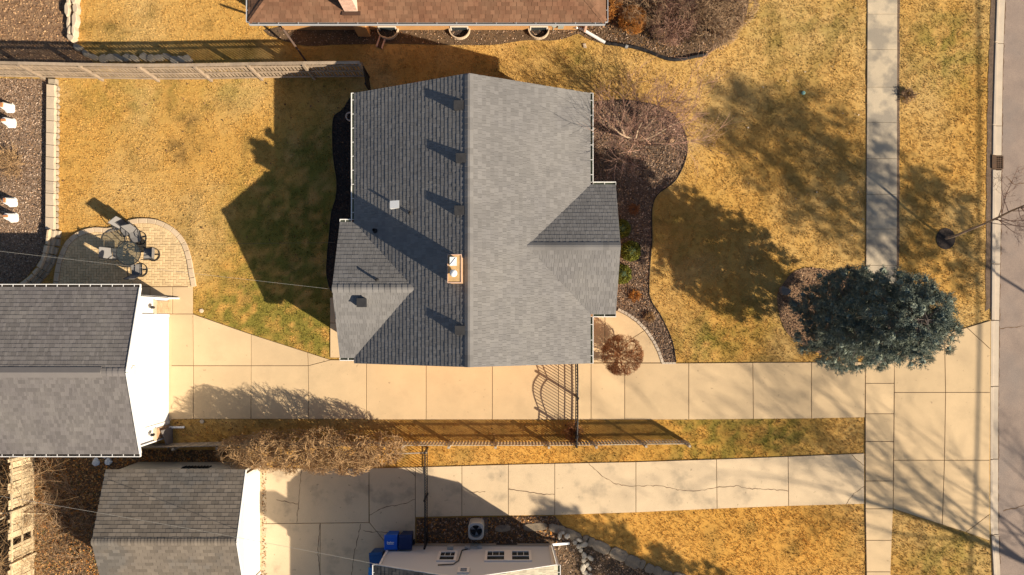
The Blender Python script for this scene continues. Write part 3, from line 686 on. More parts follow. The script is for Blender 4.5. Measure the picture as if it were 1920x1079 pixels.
for y_ in (.55,-5.1):
    ln = MB().bar((wx+.02,y_,1.75),(wx+.16,y_,1.78),.03,.03).lathe([(.02,-.12),(.06,-.1),(.075,.08),(.02,.16)], (wx+.17,y_,1.72), 6).build('wall_lantern', 'black_iron', gar)
vp = [(wx+.012, GYM+.25*math.cos(a), 2.95+.25*math.sin(a)) for a in np.arange(8)*math.pi/4+math.pi/8]
ov = MB().loft(vp, (.03,0,0)).build('gable_vent', 'white_paint', gar)
for k in range(4): MB().box((wx+.042,GYM-.2+abs(k-1.5)*.03,2.80+k*.085),(wx+.06,GYM+.2-abs(k-1.5)*.03,2.85+k*.085)).build('louvre', 'trim_cream', ov)
ds = MB().bar((wx+.05,.98,2.5),(wx+.05,.98,.15),.07,.09).build('downspout', 'white_metal', gar); MB().bar((wx+.05,1.0,.14),(wx+.55,1.0,.07),.08,.06).build('downspout_extension', 'white_metal', ds)
ds = MB().bar((wx+.05,-5.46,2.5),(wx+.05,-5.46,.2),.06,.08).build('downspout', 'white_metal', gar); MB().bar((wx+.1,-5.02-.0,.12),(wx+.8,-5.02,.08),.09,.06).build('downspout_extension', 'white_metal', ds)
NOGRASS.append([(GXL,GY0+.3),(wx,GY0+.3),(wx,GY1-.3),(GXL,GY1-.3)])

# ------------------------------------------------------------------ neighbour's garage, bottom left
NX0, NX1, NZE, NZR, NY1, NYM = -17.62, -11.52, 2.3, 3.3, -6.54, -9.35; NY0 = 2*NYM-NY1; NS = (NZR-NZE)/(NY1-NYM)
ng = thing('garage', 'low garage with weathered taupe shingles and white end, bottom left', 'garage', ((NX0+NX1)/2, NYM, 0))
prof_wall('wall', 'siding_beige', ng, [(NX0+.2,NY0+.12,0),(NX0+.2,NY1-.12,0),(NX0+.2,NY1-.12,NZE-.0),(NX0+.2,NYM,NZR-.14),(NX0+.2,NY0+.12,NZE-.0)], (NX1-.25-NX0-.2, 0, 0))
rb = MB()
for y_ in (NY0, NY1): pts, e = deck_slab([(NX0,NYM,NZR),(NX0,y_,NZE),(NX1,y_,NZE),(NX1,NYM,NZR)]); rb.loft(pts, e)
roof = rb.build('roof', 'deck', ng); hv = NY1-NYM; VL = math.hypot(hv, NZR-NZE)
shingles(roof, [((NX1,NY1,NZE),(-1,0,0),(0,-hv,NZR-NZE),NX1-NX0,VL,None,None), ((NX0,NY0,NZE),(1,0,0),(0,hv,NZR-NZE),NX1-NX0,VL,None,None)], 'shingle_taupe', seed=31, ex=.165, widths=(.32,), thick=(.012,.015,.018), aligned=True)
ridge_caps(roof, (NX0,NYM,NZR), (NX1,NYM,NZR), 'shingle_taupe', NS, w=.15, step=.14, seed=6)
ex_ = NX1-.25
for y_ in (NY0, NY1):
    MB().bar((NX1+.012,y_,NZE-.03),(NX1+.012,NYM,NZR-.03),.024,.12).build('rake_board', 'white_paint', ng)
MB().loft([(ex_+.006,NY0+.1,1.95),(ex_+.006,NY0+.1,NZE-.1),(ex_+.006,NYM,NZR-.2),(ex_+.006,NY1-.1,NZE-.1),(ex_+.006,NY1-.1,1.95)][::-1], (.02,0,0)).build('gable_panel', 'trim_cream', ng)
d2 = MB().box((ex_+.005,NY0+.4,0),(ex_+.03,NY1-.45,1.93)).build('garage_door', 'white_paint', ng)
for k in range(4): MB().box((ex_+.03,NY0+.42,.02+k*.48),(ex_+.05,NY1-.47,.02+k*.48+.468)).build('door_panel', 'white_paint', d2)
for a_, b2 in ((NY1-.45,NY1-.28),(NY0+.28,NY0+.4)): MB().box((ex_+.005,a_,0),(ex_+.10,b2,2.1)).build('door_trim', 'trim_cream', ng)
MB().box((ex_+.05,NY0+.4,0),(ex_+.14,NY1-.3,.05)).build('threshold', 'concrete', ng)
vt = MB().box((-14.75,NY1-.12,1.0),(-13.55,NY1-.105,1.45)).build('side_window', 'glass_dark', ng)
for k in range(9): MB().box((-14.72+k*.14,NY1-.105,1.0),(-14.68+k*.14,NY1-.07,1.45)).build('window_bar', 'black_iron', vt)
NOGRASS.append([(NX0,NY0),(NX1-.25,NY0),(NX1-.25,NY1-.1),(NX0,NY1-.1)])

# ------------------------------------------------------------------ brown-roofed house at the top
BX0, BX1, BY, BZ, BS = -11.3, 4.1, 12.88, 2.5, .42; BD = 5.0
bh = thing('house', 'brick house with reddish brown hip roof at the top edge', 'house', ((BX0+BX1)/2, BY+4, 0))
MB().box((BX0+.7,BY+.7,0),(BX1-.7,BY+2*BD-.7,BZ-.02)).build('wall', 'brick_orange', bh)
BR = BZ+BS*BD
rb = MB()
for pl in ([(BX0,BY,BZ),(BX1,BY,BZ),(BX1-BD,BY+BD,BR),(BX0+BD,BY+BD,BR)], [(BX0,BY+2*BD,BZ),(BX1,BY+2*BD,BZ),(BX1-BD,BY+BD,BR),(BX0+BD,BY+BD,BR)]):
    pts, e = deck_slab(pl); rb.loft(pts, e)
for pl in ([(BX0,BY,BZ),(BX0,BY+2*BD,BZ),(BX0+BD,BY+BD,BR)], [(BX1,BY,BZ),(BX1,BY+2*BD,BZ),(BX1-BD,BY+BD,BR)]):
    pts, e = deck_slab(pl); rb.loft(pts, e)
MBs = MB().box((BX0+.05,BY+.05,BZ-.14),(BX1-.05,BY+2*BD-.05,BZ-.11))
roof = rb.build('roof', 'shingle_brown', bh); MBs.build('soffit', 'trim_cream', bh)
cB = math.cos(math.atan(BS)); VL = BD/cB
shingles(roof, [((BX0,BY,BZ),(1,0,0),(0,1,BS),BX1-BX0,VL,lambda v: (v*cB, BX1-BX0-v*cB),None), ((BX0,BY+2*BD,BZ),(0,-1,0),(1,0,BS),2*BD,VL,lambda v: (v*cB, 2*BD-v*cB),None),
   ((BX1,BY,BZ),(0,1,0),(-1,0,BS),2*BD,VL,lambda v: (v*cB, 2*BD-v*cB),None)], 'shingle_brown', seed=41, ex=.16, widths=(.2,.26,.32), n_ind=260)
for sx, bx in ((1,BX0),(-1,BX1)):
    hip = [Vector((bx,BY,BZ))+Vector((sx,1,BS))*t_ for t_ in (0,5)]; d = (hip[1]-hip[0]).normalized()
    for k in range(8):
        p = hip[0]+d*(k*.26); q = p+d*.28; s = Vector((-d.y,d.x,0)).normalized()*.13
        vs = [p+s+Vector((0,0,-.005)), p+Vector((0,0,.05)), p-s+Vector((0,0,-.005)), q+s, q+Vector((0,0,.035)), q-s]
        MB().add(vs, [(0,1,4,3),(1,2,5,4),(0,2,1)]).build('hip_cap', 'shingle_brown', roof)
gutter(bh, (BX0,BY,BZ), (BX1,BY,BZ), (0,-1,0), 'gutter_leafy', w=.10, strap=.82, metal='grey_plastic'); gutter(bh, (BX0,BY,BZ), (BX0,BY+3,BZ), (-1,0,0), 'gutter_leafy', w=.1, strap=.82, metal='grey_plastic'); gutter(bh, (BX1,BY,BZ), (BX1,BY+3,BZ), (1,0,0), 'gutter_leafy', w=.1, strap=.82, metal='grey_plastic')
# chimney breast and stack, with courses of pale brick
c0, c1 = -7.12, -6.56
MB().box((c0,BY+.38,0),(c1,BY+.75,BZ-.15)).build('chimney_breast', 'brick_orange', bh)
st = MB().box((c0,BY+.36,2.4),(c1,BY+1.0,6.2)).build('chimney', 'mortar', bh)
bi = 0
for r in range(30):
    for k in range(-1, 4):
        off = (r % 2)*.5; a = max(c0+(k+off)*.19+.005, c0); b_ = min(c0+(k+1+off)*.19-.005, c1)
        if b_-a > .03: MB().box((a,BY+.345,2.75+r*.1),(b_,BY+.37,2.75+r*.1+.088)).build('brick', 'brick_pink', st)
MB().box((c0-.12,BY+.2,2.66),(c1+.12,BY+.36,2.70)).build('flashing', 'brown_metal', st)
# window wells at the foot of its wall
wy = BY+.7
for i, px in enumerate((728,862,1010)):
    x = (px-NX)/40; w_ = thing('window_well', ('curved metal window well nearest the brown downspout tray', 'middle of the three curved window wells under the brick wall', 'curved window well beside the gas meter')[i], 'window well', (x, wy, 0), group='window wells along the brick wall')
    mb = MB(); ring = [(.50,-.05),(.50,.20),(.45,.20),(.45,-.05)]
    n = 14
    vs = [(x+r*math.cos(math.pi+math.pi*k/n), wy+r*.95*math.sin(math.pi+math.pi*k/n), z) for r, z in ring for k in range(n+1)]
    fs = [(j*(n+1)+k, j*(n+1)+k+1, (j+1)*(n+1)+k+1, (j+1)*(n+1)+k) for j in range(3) for k in range(n)]
    mb.add(vs, fs).build('rim', 'cap_stone', w_)
    mb = MB(); mb.prism([(x+.45*math.cos(math.pi+math.pi*k/n), wy+.43*math.sin(math.pi+math.pi*k/n)) for k in range(n+1)], 0, .022).build('well_shade_sheet', 'mulch_black', w_)  # dark sheet near ground level, its colour imitates the shaded pit
    MB().box((x-.36,wy-.02,.03),(x+.36,wy-.004,.36)).build('pane', 'glass_dark', w_); MB().box((x-.42,wy-.03,.36),(x+.42,wy-.005,.43)).box((x-.42,wy-.03,.02),(x-.36,wy-.005,.36)).box((x+.36,wy-.03,.02),(x+.42,wy-.005,.36)).build('frame', 'trim_cream', w_)
MB().bar((*P(524,58,2.3)[:2],2.3),(*gp(547,75),1.2),.07,.07).bar((*gp(547,75),1.2),(*gp(576,118),.06),.08,.07).build('downspout', 'brown_metal', bh)
MB().box((.36+3.05-.0,BY+.5,.25),(.36+3.15,BY+.7,BZ-.1)).build('corner_pilaster', 'brick_pink', bh)
MB().box((*gp(818,56),.6),(*gp(826,52.5),.9)).build('wall_box', 'grey_metal', bh)
NOGRASS.append([(BX0+.8,BY+.8),(BX1-.8,BY+.8),(BX1-.8,30),(BX0+.8,30)])

# ------------------------------------------------------------------ grey house at the bottom
KX0, KX1, KY, KZE, KZR = -5.75, 1.98, -10.42, 3.0, 4.55; KXM = (KX0+KX1)/2; KL = -21.0
kh = thing('house', 'grey sided gable house with white windows at the bottom edge', 'house', (KXM, -14, 0))
wy2 = KY-.10
prof_wall('wall', 'siding_grey', kh, [(KX0+.12,wy2,0),(KX0+.12,wy2,KZE),(KXM,wy2,KZR-.15),(KX1-.12,wy2,KZE),(KX1-.12,wy2,0)], (0, KL-wy2+.2, 0))
for k in range(20):                                    # clapboard courses
    z = .35+k*.2
    if z > KZR-.4: break
    ins = max(0, (z+.2-KZE)/((KZR-KZE)/(KX1-KXM)))+.14
    MB().add([(KX0+ins,wy2,z+.19),(KX1-ins,wy2,z+.19),(KX1-ins,wy2+.016,z),(KX0+ins,wy2+.016,z),(KX0+ins,wy2,z),(KX1-ins,wy2,z)], [(0,1,2,3)[::-1],(3,2,5,4)[::-1]]).build('clapboard', 'siding_grey', kh)
MB().box((KX0+.10,wy2,0),(KX1-.10,wy2+.05,.33)).build('foundation', 'siding_beige', kh)
rb = MB(); pts, e = deck_slab([(KX0,KY,KZE),(KXM,KY,KZR),(KXM,KL,KZR),(KX0,KL,KZE)]); rb.loft(pts, e)
pts, e = deck_slab([(KX1,KY,KZE),(KXM+.001,KY,KZR),(KXM+.001,KL,KZR),(KX1,KL,KZE)]); rb.loft(pts, e)
roof = rb.build('roof', 'deck', kh); hv = KXM-KX0; VL = math.hypot(hv, KZR-KZE)
shingles(roof, [((KX0,KY,KZE),(0,-1,0),(hv,0,KZR-KZE),2.2,VL,None,None)], 'shingle_black', seed=51, n_ind=200)
shingles(roof, [((KX1,KY-2.2,KZE),(0,1,0),(-hv,0,KZR-KZE),2.2,VL,None,None)], 'shingle_cream', seed=52, n_ind=200)
for a, b_ in (((KX0,KY+.012,KZE-.05),(KXM,KY+.012,KZR-.05)), ((KX1,KY+.012,KZE-.05),(KXM,KY+.012,KZR-.05))): MB().bar(a, b_, .024, .1, (0,0,1)).build('rake_board', 'white_paint', kh)
gutter(kh, (KX1,KY-2.5,KZE), (KX1,KY,KZE), (1,0,0), metal='white_paint'); gutter(kh, (KX0,KY-2.5,KZE), (KX0,KY,KZE), (-1,0,0), 'gutter_leafy', w=.09, metal='white_paint')
MB().box((KXM-.4,-14.9,4.0),(KXM+.4,-13.9,6.2)).build('chimney', 'brick_tan', kh)
for x0, x1, z0, z1, cols in ((-3.22,-2.38,1.12,2.35,3),(-1.13,-.17,1.05,2.35,3),(-.03,.93,1.05,2.35,3),(-2.2,-1.72,3.15,3.75,1)):
    window(kh, ((x0+x1)/2,wy2+.015,(z0+z1)/2), (1,0,0), (0,1,0), x1-x0-.1, z1-z0-.1, cols=cols)
MB().bar((KX0+.16,wy2+.04,.35),(KX0+.16,wy2+.04,KZE-.1),.09,.06,(0,1,0)).build('corner_board', 'white_paint', kh); MB().bar((KX1-.16,wy2+.04,.35),(KX1-.16,wy2+.04,KZE-.1),.09,.06,(0,1,0)).build('corner_board', 'trim_cream', kh)
MB().box((-.17,wy2+.012,1.02),(-.03,wy2+.075,2.38)).build('mullion', 'white_paint', kh)
MB().box((-.66,wy2+.05,.10),(.32,wy2+.07,.24)).build('foundation_vent', 'black_iron', kh)
ds = MB().bar((KX1+.04,KY-.05,2.9),(KX1-.04,wy2+.06,.3),.07,.09).build('downspout', 'white_metal', kh); MB().bar((KX1-.04,wy2+.08,.3),(*gp(1067,1018),.08),.10,.08).build('downspout_extension', 'white_metal', ds)
for px, py, s in ((845,1018,.13),(877,1024,.12),(900,1020,.08)):
    p = P(px, py, .5); MB().box((p.x-s,wy2+.02,.55),(p.x+s,wy2+.16,.55+s*2.2)).build('utility_box', 'grey_metal', kh)
MB().tube([(-1.95,wy2+.05,.8),(-2.2,wy2+.05,1.0),(-2.25,wy2+.05,2.3),(-2.45,wy2+.05,2.75),(-3.1,wy2+.05,2.85)], .025, 5).build('conduit', 'dark_frame', kh)
NOGRASS.append([(KX0,KL),(KX1,KL),(KX1,wy2),(KX0,wy2)])

# ------------------------------------------------------------------ patio and retaining walls
random.seed(8)
out_px = smooth_poly([(100,545),(106,500),(115,472),(127,451),(150,434),(178,427),(205,428),(226,421),(246,412.5),(272,410),(300,414),(328,429),(348,452),(359,482),(364,510),(369,537)], False, 5)
outer = [Vector(gp(*p)) for p in out_px]
def offset_line(pts, d):
    o = []
    for i, p in enumerate(pts):
        t_ = (pts[min(i+1,len(pts)-1)]-pts[max(i-1,0)]).normalized(); o.append(p+Vector((t_.y,-t_.x))*d)
    return o
in1 = offset_line(outer, .23); in2 = offset_line(outer, .24); in3 = offset_line(outer, .40)
patio_poly = [tuple(p) for p in outer] + [gp(362,538), gp(100,560)]
patio = MB().prism(patio_poly, -.05, .01).build('patio', 'paver_bed'); tag(patio, kind='structure'); NOGRASS.append(patio_poly)
def along(line, step):
    d = [0]
    for a, b_ in zip(line, line[1:]): d.append(d[-1]+(b_-a).length)
    n = int(d[-1]/step); xs_ = np.interp(np.linspace(0, d[-1], n+1), d, np.arange(len(line)))
    return xs_
def at(line, t_):
    i = min(int(t_), len(line)-2); return line[i].lerp(line[i+1], t_-i)
ts = along(outer, .42)
for a, b_ in zip(ts, ts[1:]):
    m = (a+b_)/2; e = (b_-a)*.02
    MB().prism([tuple(at(outer,a+e)),tuple(at(outer,m)),tuple(at(outer,b_-e)),tuple(at(in1,b_-e)),tuple(at(in1,m)),tuple(at(in1,a+e))], -.03, .085+random.uniform(-.004,.004), .012).build('border_stone', 'border_stone', patio)
ts = along(in2, .125)
for a, b_ in zip(ts, ts[1:]):
    e = (b_-a)*.04
    MB().prism([tuple(at(in2,a+e)),tuple(at(in2,b_-e)),tuple(at(in3,b_-e)),tuple(at(in3,a+e))], -.02, .045, .006).build('edge_paver', 'paver', patio)
inner = [tuple(p) for p in in3] + [gp(359,537), gp(110,537)]
pw = .128; x0, y0 = gp(95,545); PV = {}; cand = []; CUTS = []
for i in range(-2, 60):
    for j in range(-2, 32):
        k = (i-j) % 4
        if k == 0: c = (x0+(i+1)*pw, y0+(j+.5)*pw); sz = (2*pw, pw)
        elif k == 2: c = (x0+(i+.5)*pw, y0+j*pw); sz = (pw, 2*pw)
        else: continue
        cx, cy = c; hx, hy = sz[0]/2-.006, sz[1]/2-.006
        qx = np.array([cx-hx,cx+hx,cx+hx,cx-hx]); qy = np.array([cy-hy,cy-hy,cy+hy,cy+hy])
        ins = pip(qx, qy, inner)
        if ins.all(): cand.append((cx, cy, sz))
        else:                                             # cut paver at the edge
            cut = inner
            for ax, sg, lim in ((0,1,cx-hx),(0,-1,cx+hx),(1,1,cy-hy),(1,-1,cy+hy)):
                res = []
                for q in range(len(cut)):
                    p1, p2 = cut[q-1], cut[q]; d1, d2 = sg*(p1[ax]-lim), sg*(p2[ax]-lim)
                    if d1 >= 0: res.append(p1)
                    if d1*d2 < 0: f_ = d1/(d1-d2); res.append((p1[0]+(p2[0]-p1[0])*f_, p1[1]+(p2[1]-p1[1])*f_))
                cut = res
                if len(cut) < 3: break
            if len(cut) >= 3 and abs(area2(cut)) > .002: CUTS.append(cut)
cand.sort(key=lambda c: (c[0]+12)**2 + c[1]**2); rest = MB()
for n, (cx, cy, sz) in enumerate(cand):
    hx, hy = sz[0]/2-.006, sz[1]/2-.006
    if n < 300:
        key = sz
        if key not in PV:
            mb = MB().prism([(-hx,-hy),(hx,-hy),(hx,hy),(-hx,hy)], -.04, 0, .007); me = bpy.data.meshes.new('paver'); me.from_pydata(mb.v, [], mb.f); me.materials.append(M['paver']); PV[key] = me
        link('paver', PV[key], patio, (cx, cy, .045+random.uniform(-.004,.004)))
    else: rest.prism([(cx-hx,cy-hy),(cx+hx,cy-hy),(cx+hx,cy+hy),(cx-hx,cy+hy)], 0, .045+random.uniform(-.004,.004), .007)
for c_ in CUTS: rest.prism(c_, 0, .043)
if rest.v: tag(rest.build('paver_field', 'paver', patio), kind='stuff')
# straight retaining wall with pale caps
rw = thing('retaining_wall', 'straight low garden wall with pale cap stones along the back lawn', 'wall', (*gp(102,295),0))
ys_ = np.linspace(161, 431, 13)
for a, b_ in zip(ys_, ys_[1:]):
    j = lambda: random.uniform(-.8,.8); xo = np.interp((a+b_)/2, [161,431],[0,-2.2])
    MB().prism(G([(94+xo,a+.5),(110+xo+j(),a+.5+1.5),(109.5+xo+j(),(a+b_)/2),(110+xo+j(),b_-.3+1.5),(94+xo,b_-.3)]), .12, .27, .015).build('cap_stone', 'cap_stone', rw)
    for k in range(2):
        yy0 = a+(b_-a)*k/2+.4; yy1 = a+(b_-a)*(k+1)/2-.4
        MB().prism(G([(97+xo,yy0),(111.5+xo+j(),yy0+.5),(113+xo+j(),(yy0+yy1)/2),(111.5+xo+j(),yy1-.5),(97+xo,yy1)]), 0, .12, .02).build('wall_stone', 'wall_stone', rw)
MB().prism(G([(95,150),(110,151),(110,160),(95,160)]), 0, .2, .02).build('wall_stone', 'wall_stone', rw)
NOGRASS.append(G([(92,148),(113,148),(110,432),(90,432)]))
cwl = thing('retaining_wall', 'curved rough stone wall stepping down beside the patio', 'wall', (*gp(85,490),0))
cl = [Vector(gp(*p)) for p in smooth_poly([(99,432),(97,450),(92,475),(84,495),(72,512),(58,525),(38,540),(10,552)], False, 4)]
cl2 = offset_line(cl, -.45); ts = along(cl, .36)
for a, b_ in zip(ts, ts[1:]):
    e = (b_-a)*.04
    for r in range(3):
        dz = .16; s0 = .0 + r*.13; l0 = offset_line(cl, -(.42-.12*r)); l1 = offset_line(cl, -(.02-.0*r))
        q = [at(l0,a+e), at(l0,b_-e), at(l1,b_-e), at(l1,a+e)]
        q = [tuple(p+Vector((random.uniform(-.03,.03),random.uniform(-.03,.03)))) for p in q]
        MB().prism(q, r*dz, (r+1)*dz-.012+random.uniform(-.02,.02), .03).build('wall_stone', 'wall_stone' if r < 2 else 'border_stone', cwl)
NOGRASS.append([tuple(p) for p in cl]+[tuple(p) for p in offset_line(cl,-.5)][::-1])
# rugged stone edges at the top left
def rough_stone(parent, c, rx, ry, h, rz, matname, name='stone', n=7, seed=0, sq=0.0):
    r = random.Random(seed); pts = []
    for k in range(n):
        a = 2*math.pi*k/n; q = (r.uniform(.78,1.12) if not sq else r.uniform(.93,1.06))*(1 if not sq else (.92/max(abs(math.cos(a)),abs(math.sin(a))))**sq); x, y = rx*math.cos(a)*q, ry*math.sin(a)*q
        pts.append((c[0]+x*math.cos(rz)-y*math.sin(rz), c[1]+x*math.sin(rz)+y*math.cos(rz)))
    return MB().prism(pts, -.05, h, min(.03, h*.4)).build(name, matname, parent)
sw_ = thing('stone_edge', 'stacked flagstones edging the bare soil at the top left', 'wall', (*gp(145,40),0))
random.seed(12)
for i, (x, y, rx, ry, rz) in enumerate([(134,2,.10,.34,.05),(146,0,.16,.36,-.1),(132,22,.12,.36,.1),(147,20,.15,.3,.1),(133,44,.10,.36,-.15),(146,42,.13,.36,.0),(135,62,.09,.28,-.2),(145,62,.10,.3,.05),(139,75,.22,.16,-.6)]):
    rough_stone(sw_, gp(x,y), rx, ry, .28+random.uniform(-.05,.08), rz, 'cap_stone', 'stone', 7, i)
sw3 = thing('stone_edge', 'row of dark rocks in the fence shadow at the top left', 'wall', (*gp(260,112),0))
for i, (x, y) in enumerate([(150,92),(166,104),(180,110),(196,112),(211,110),(225,111),(241,111),(256,112),(273,109),(287,112),(300,110),(317,108),(330,115),(344,114),(354,113)]):
    rough_stone(sw3, gp(x,y), .24+random.uniform(-.03,.05), .17+random.uniform(-.03,.05), .2+random.uniform(-.05,.06), random.uniform(-.6,.1), 'wall_stone', 'stone', 7, 30+i)
# flagstone path at the bottom and pale rocks
fp = thing('flagstone_path', 'curved path of worn flagstones beside the grey house', 'path', (*gp(1150,1035),0))
for i, (x, y, rx, ry, rz) in enumerate([(943,991,.36,.16,.05),(1003,988,.55,.2,.05),(1045,992,.42,.2,-.25),(1074,1003,.45,.22,-.5),(1098,1012,.16,.22,-.4),(1107,1016,.2,.22,-.4),(1128,1026,.44,.26,-.45),(1160,1040,.42,.28,-.42),(1186,1053,.38,.28,-.45),(1204,1058,.14,.22,-.4),(1218,1066,.22,.22,-.4),(1233,1071,.22,.22,-.4),(1250,1079,.26,.22,-.3),(1275,1083,.35,.22,-.3)]):
    rough_stone(fp, gp(x,y), rx*1.08, ry*1.08, .06, rz, 'flag_stone', 'flagstone', 12, 60+i, 1.0)
for i, (x, y) in enumerate([(1055,998),(1063,1004),(1049,1003),(1078,1017),(1086,1012),(1094,1020),(1089,1031),(1095,1041),(1106,1045),(1094,1050),(1100,1058),(1093,1063),(1105,1065),(1096,1072),(1103,1078),(1085,1024)]):
    o = rough_stone(None, gp(x,y), .13+.04*(i%3), .1+.03*(i%2), .12+.03*(i%3), i*.7, 'pale_rock', 'pale_rock', 6, 90+i)
    tag(o, ('topmost pale rock of the loose line by the flagstone path' if i == 0 else 'pale rock of the loose line running down beside the flagstone path'), 'rock', 'pale rocks beside the flagstone path')
o = rough_stone(None, gp(1258,265), .13, .11, .16, 0, 'brick_tan', 'boulder', 8, 7); tag(o, 'single tan boulder in the front bed under the bare tree', 'rock')
o = rough_stone(None, gp(1469,546), .3, .2, .25, -.5, 'dark_rock', 'boulder', 8, 8); tag(o, 'dark boulder at the left tip of the spruce bed', 'rock')

# ------------------------------------------------------------------ fences
def copyable(name, mb, matname):
    me = bpy.data.meshes.new(name); me.from_pydata(mb.v, [], mb.f); me.materials.append(M[matname]); return me
# cedar privacy fence along the back yard
fpts = smooth_poly([(-60,144),(80,147),(193,149.5),(298,151),(397,150.5),(492,148.5),(590,147),(692,146)], False, 3)
fl = [Vector(gp(*p)) for p in fpts]
cf = thing('wooden_fence', 'weathered cedar picket fence between the back lawn and the brown-roofed house', 'fence', (*gp(320,149),0))
FH = 1.72
pk = copyable('picket', MB().prism([(-.05,-.009),(.05,-.009),(.05,.009),(-.05,.009)], 0, FH), 'cedar')
ts = along(fl, .165); FENCE = [gp(-60,149),gp(700,149)]
for t_ in ts:
    p = at(fl, t_); q = at(fl, min(t_+.05, len(fl)-1.001)); d = (q-p); rz = math.atan2(d.y, d.x) if d.length > 1e-6 else 0
    if p.x < -24.5: continue
    link('picket', pk, cf, (p.x, p.y+.045, random.uniform(-.03,.03)), Quaternion((0,0,1), rz))
posts = [gp(x, np.interp(x, [p[0] for p in fpts],[p[1] for p in fpts])) for x in (-20,85,193,298,397,492,590,690)]
for (x, y) in posts: MB().box((x-.055,y-.09,0),(x+.055,y+.02,FH+.04)).build('post', 'cedar', cf)
for a, b_ in zip(posts, posts[1:]):
    for z in (.25, .9, 1.55): MB().bar((a[0]+.055,a[1]-.012,z),(b_[0]-.055,b_[1]-.012,z),.045,.09).build('rail', 'cedar', cf)
    MB().bar((a[0],a[1]+.045,FH+.045),(b_[0],b_[1]+.045,FH+.045),.13,.035).build('cap_rail', 'cedar', cf)
# little iron gate at its end
ig = thing('iron_gate', 'short black iron gate at the end of the cedar fence', 'gate', (*gp(697,155),0))
a, b_ = Vector((*gp(692,145),0)), Vector((*gp(697,176),0))
for p in (a, b_): MB().box((p.x-.04,p.y-.04,0),(p.x+.04,p.y+.04,1.4)).build('post', 'black_iron', ig)
for z in (.2, 1.25): MB().bar(a+Vector((0,0,z)), b_+Vector((0,0,z)), .03, .04).build('rail', 'black_iron', ig)
for k in range(1, 9): p = a.lerp(b_, k/9); MB().box((p.x-.011,p.y-.011,.05),(p.x+.011,p.y+.011,1.35)).build('bar', 'black_iron', ig)
# picket fence between the two driveways
pfp = smooth_poly([(262,832),(330,832),(420,830),(560,830),(700,829),(800,828.5),(930,828.5),(1027,828.5),(1113,828),(1160,826.5),(1203,826.5),(1245,825.5),(1282,826)], False, 3)
pl_ = [Vector(gp(*p)) for p in pfp]
pf = thing('picket_fence', 'long low picket fence between the two driveways', 'fence', (*gp(800,829),0))
PH = 1.08
pk = copyable('picket', MB().add([(-.046,-.006,0),(.046,-.006,0),(.046,-.006,PH-.06),(0,-.007,PH),(-.046,-.006,PH-.06),(-.046,.006,0),(.046,.006,0),(.046,.006,PH-.06),(0,.007,PH),(-.046,.006,PH-.06)],
     [(0,1,2,3,4),(9,8,7,6,5),(0,5,6,1),(1,6,7,2),(2,7,8,3),(3,8,9,4),(4,9,5,0)]), 'picket_wood')
for t_ in along(pl_, .148):
    p = at(pl_, t_); link('picket', pk, pf, (p.x, p.y+.03, random.uniform(0,.02)), Quaternion((0,0,1), random.uniform(-.05,.05)))
pp = [gp(x, np.interp(x, [p[0] for p in pfp],[p[1] for p in pfp])) for x in (265,345,425,505,590,675,760,845,930,1027,1113,1203,1282)]
for (x, y) in pp: MB().box((x-.05,y-.13,0),(x+.05,y-.03,PH+.02)).build('post', 'picket_wood', pf)
for a, b_ in zip(pp, pp[1:]):
    for z in (.3, .86): MB().bar((a[0]+.05,a[1]-.005,z),(b_[0]-.05,b_[1]-.005,z),.04,.08).build('rail', 'picket_wood', pf)
# arched double iron gate across the driveway
ag = thing('driveway_gate', 'black iron double gate with arched tops across the driveway', 'gate', (*gp(1078,745),0))
gpts = [gp(1078,668), gp(1079,742), gp(1078,811), gp(1077,830)]
def arch(t_, on): return 1.12 + (.20*math.sin(math.pi*t_) if on else 0)
for (x, y), hgt in zip(gpts, (1.3,1.25,1.25,1.15)): MB().box((x-.045,y-.045,0),(x+.045,y+.045,hgt)).build('post', 'black_iron', ag)
for i in range(3):
    a, b_ = Vector(gpts[i]), Vector(gpts[i+1]); L_ = (b_-a).length; leaf = MB().bar((a.x,a.y-.05,.14),(b_.x,b_.y+.05,.14),.03,.04).build('gate_leaf' if i < 2 else 'side_panel', 'black_iron', ag)
    for dz in (0, -.24):
        MB().tube([(*a.lerp(b_, t_), arch(t_, i < 2)+dz) for t_ in np.linspace(0.02,.98,13)], .024, 6).build('top_rail', 'black_iron', leaf)
    MB().bar((a.x,a.y-.05,.36),(b_.x,b_.y+.05,.36),.025,.03).build('rail', 'black_iron', leaf)
    n = int(L_/.135)
    for k in range(1, n):
        t_ = k/n; p = a.lerp(b_, t_); MB().box((p.x-.014,p.y-.014,.08),(p.x+.014,p.y+.014,arch(t_, i < 2))).build('bar', 'black_iron', leaf)
# iron gate of the neighbour
nggate = thing('iron_fence', 'black iron fence panel crossing the cracked lower driveway', 'fence', (*gp(801,915),0))
ya, yb = gp(0,840)[1], gp(0,1012)[1]; X_ = gp(802,0)[0]
for y in (ya, (ya+yb)/2, yb): MB().box((X_-.04,y-.04,0),(X_+.04,y+.04,1.3)).build('post', 'black_iron', nggate)
for z in (.15, .95, 1.18): MB().bar((X_,ya,z),(X_,yb,z),.03,.04).build('rail', 'black_iron', nggate)
n = int((ya-yb)/.12)
for k in range(1, n): y = ya+(yb-ya)*k/n; MB().box((X_-.010,y-.010,.06),(X_+.010,y+.010,1.24)).build('bar', 'black_iron', nggate)
MB().bar((*gp(732,844),1.0),(*gp(806,841),1.05),.05,.05).build('top_rail', 'picket_wood', nggate)
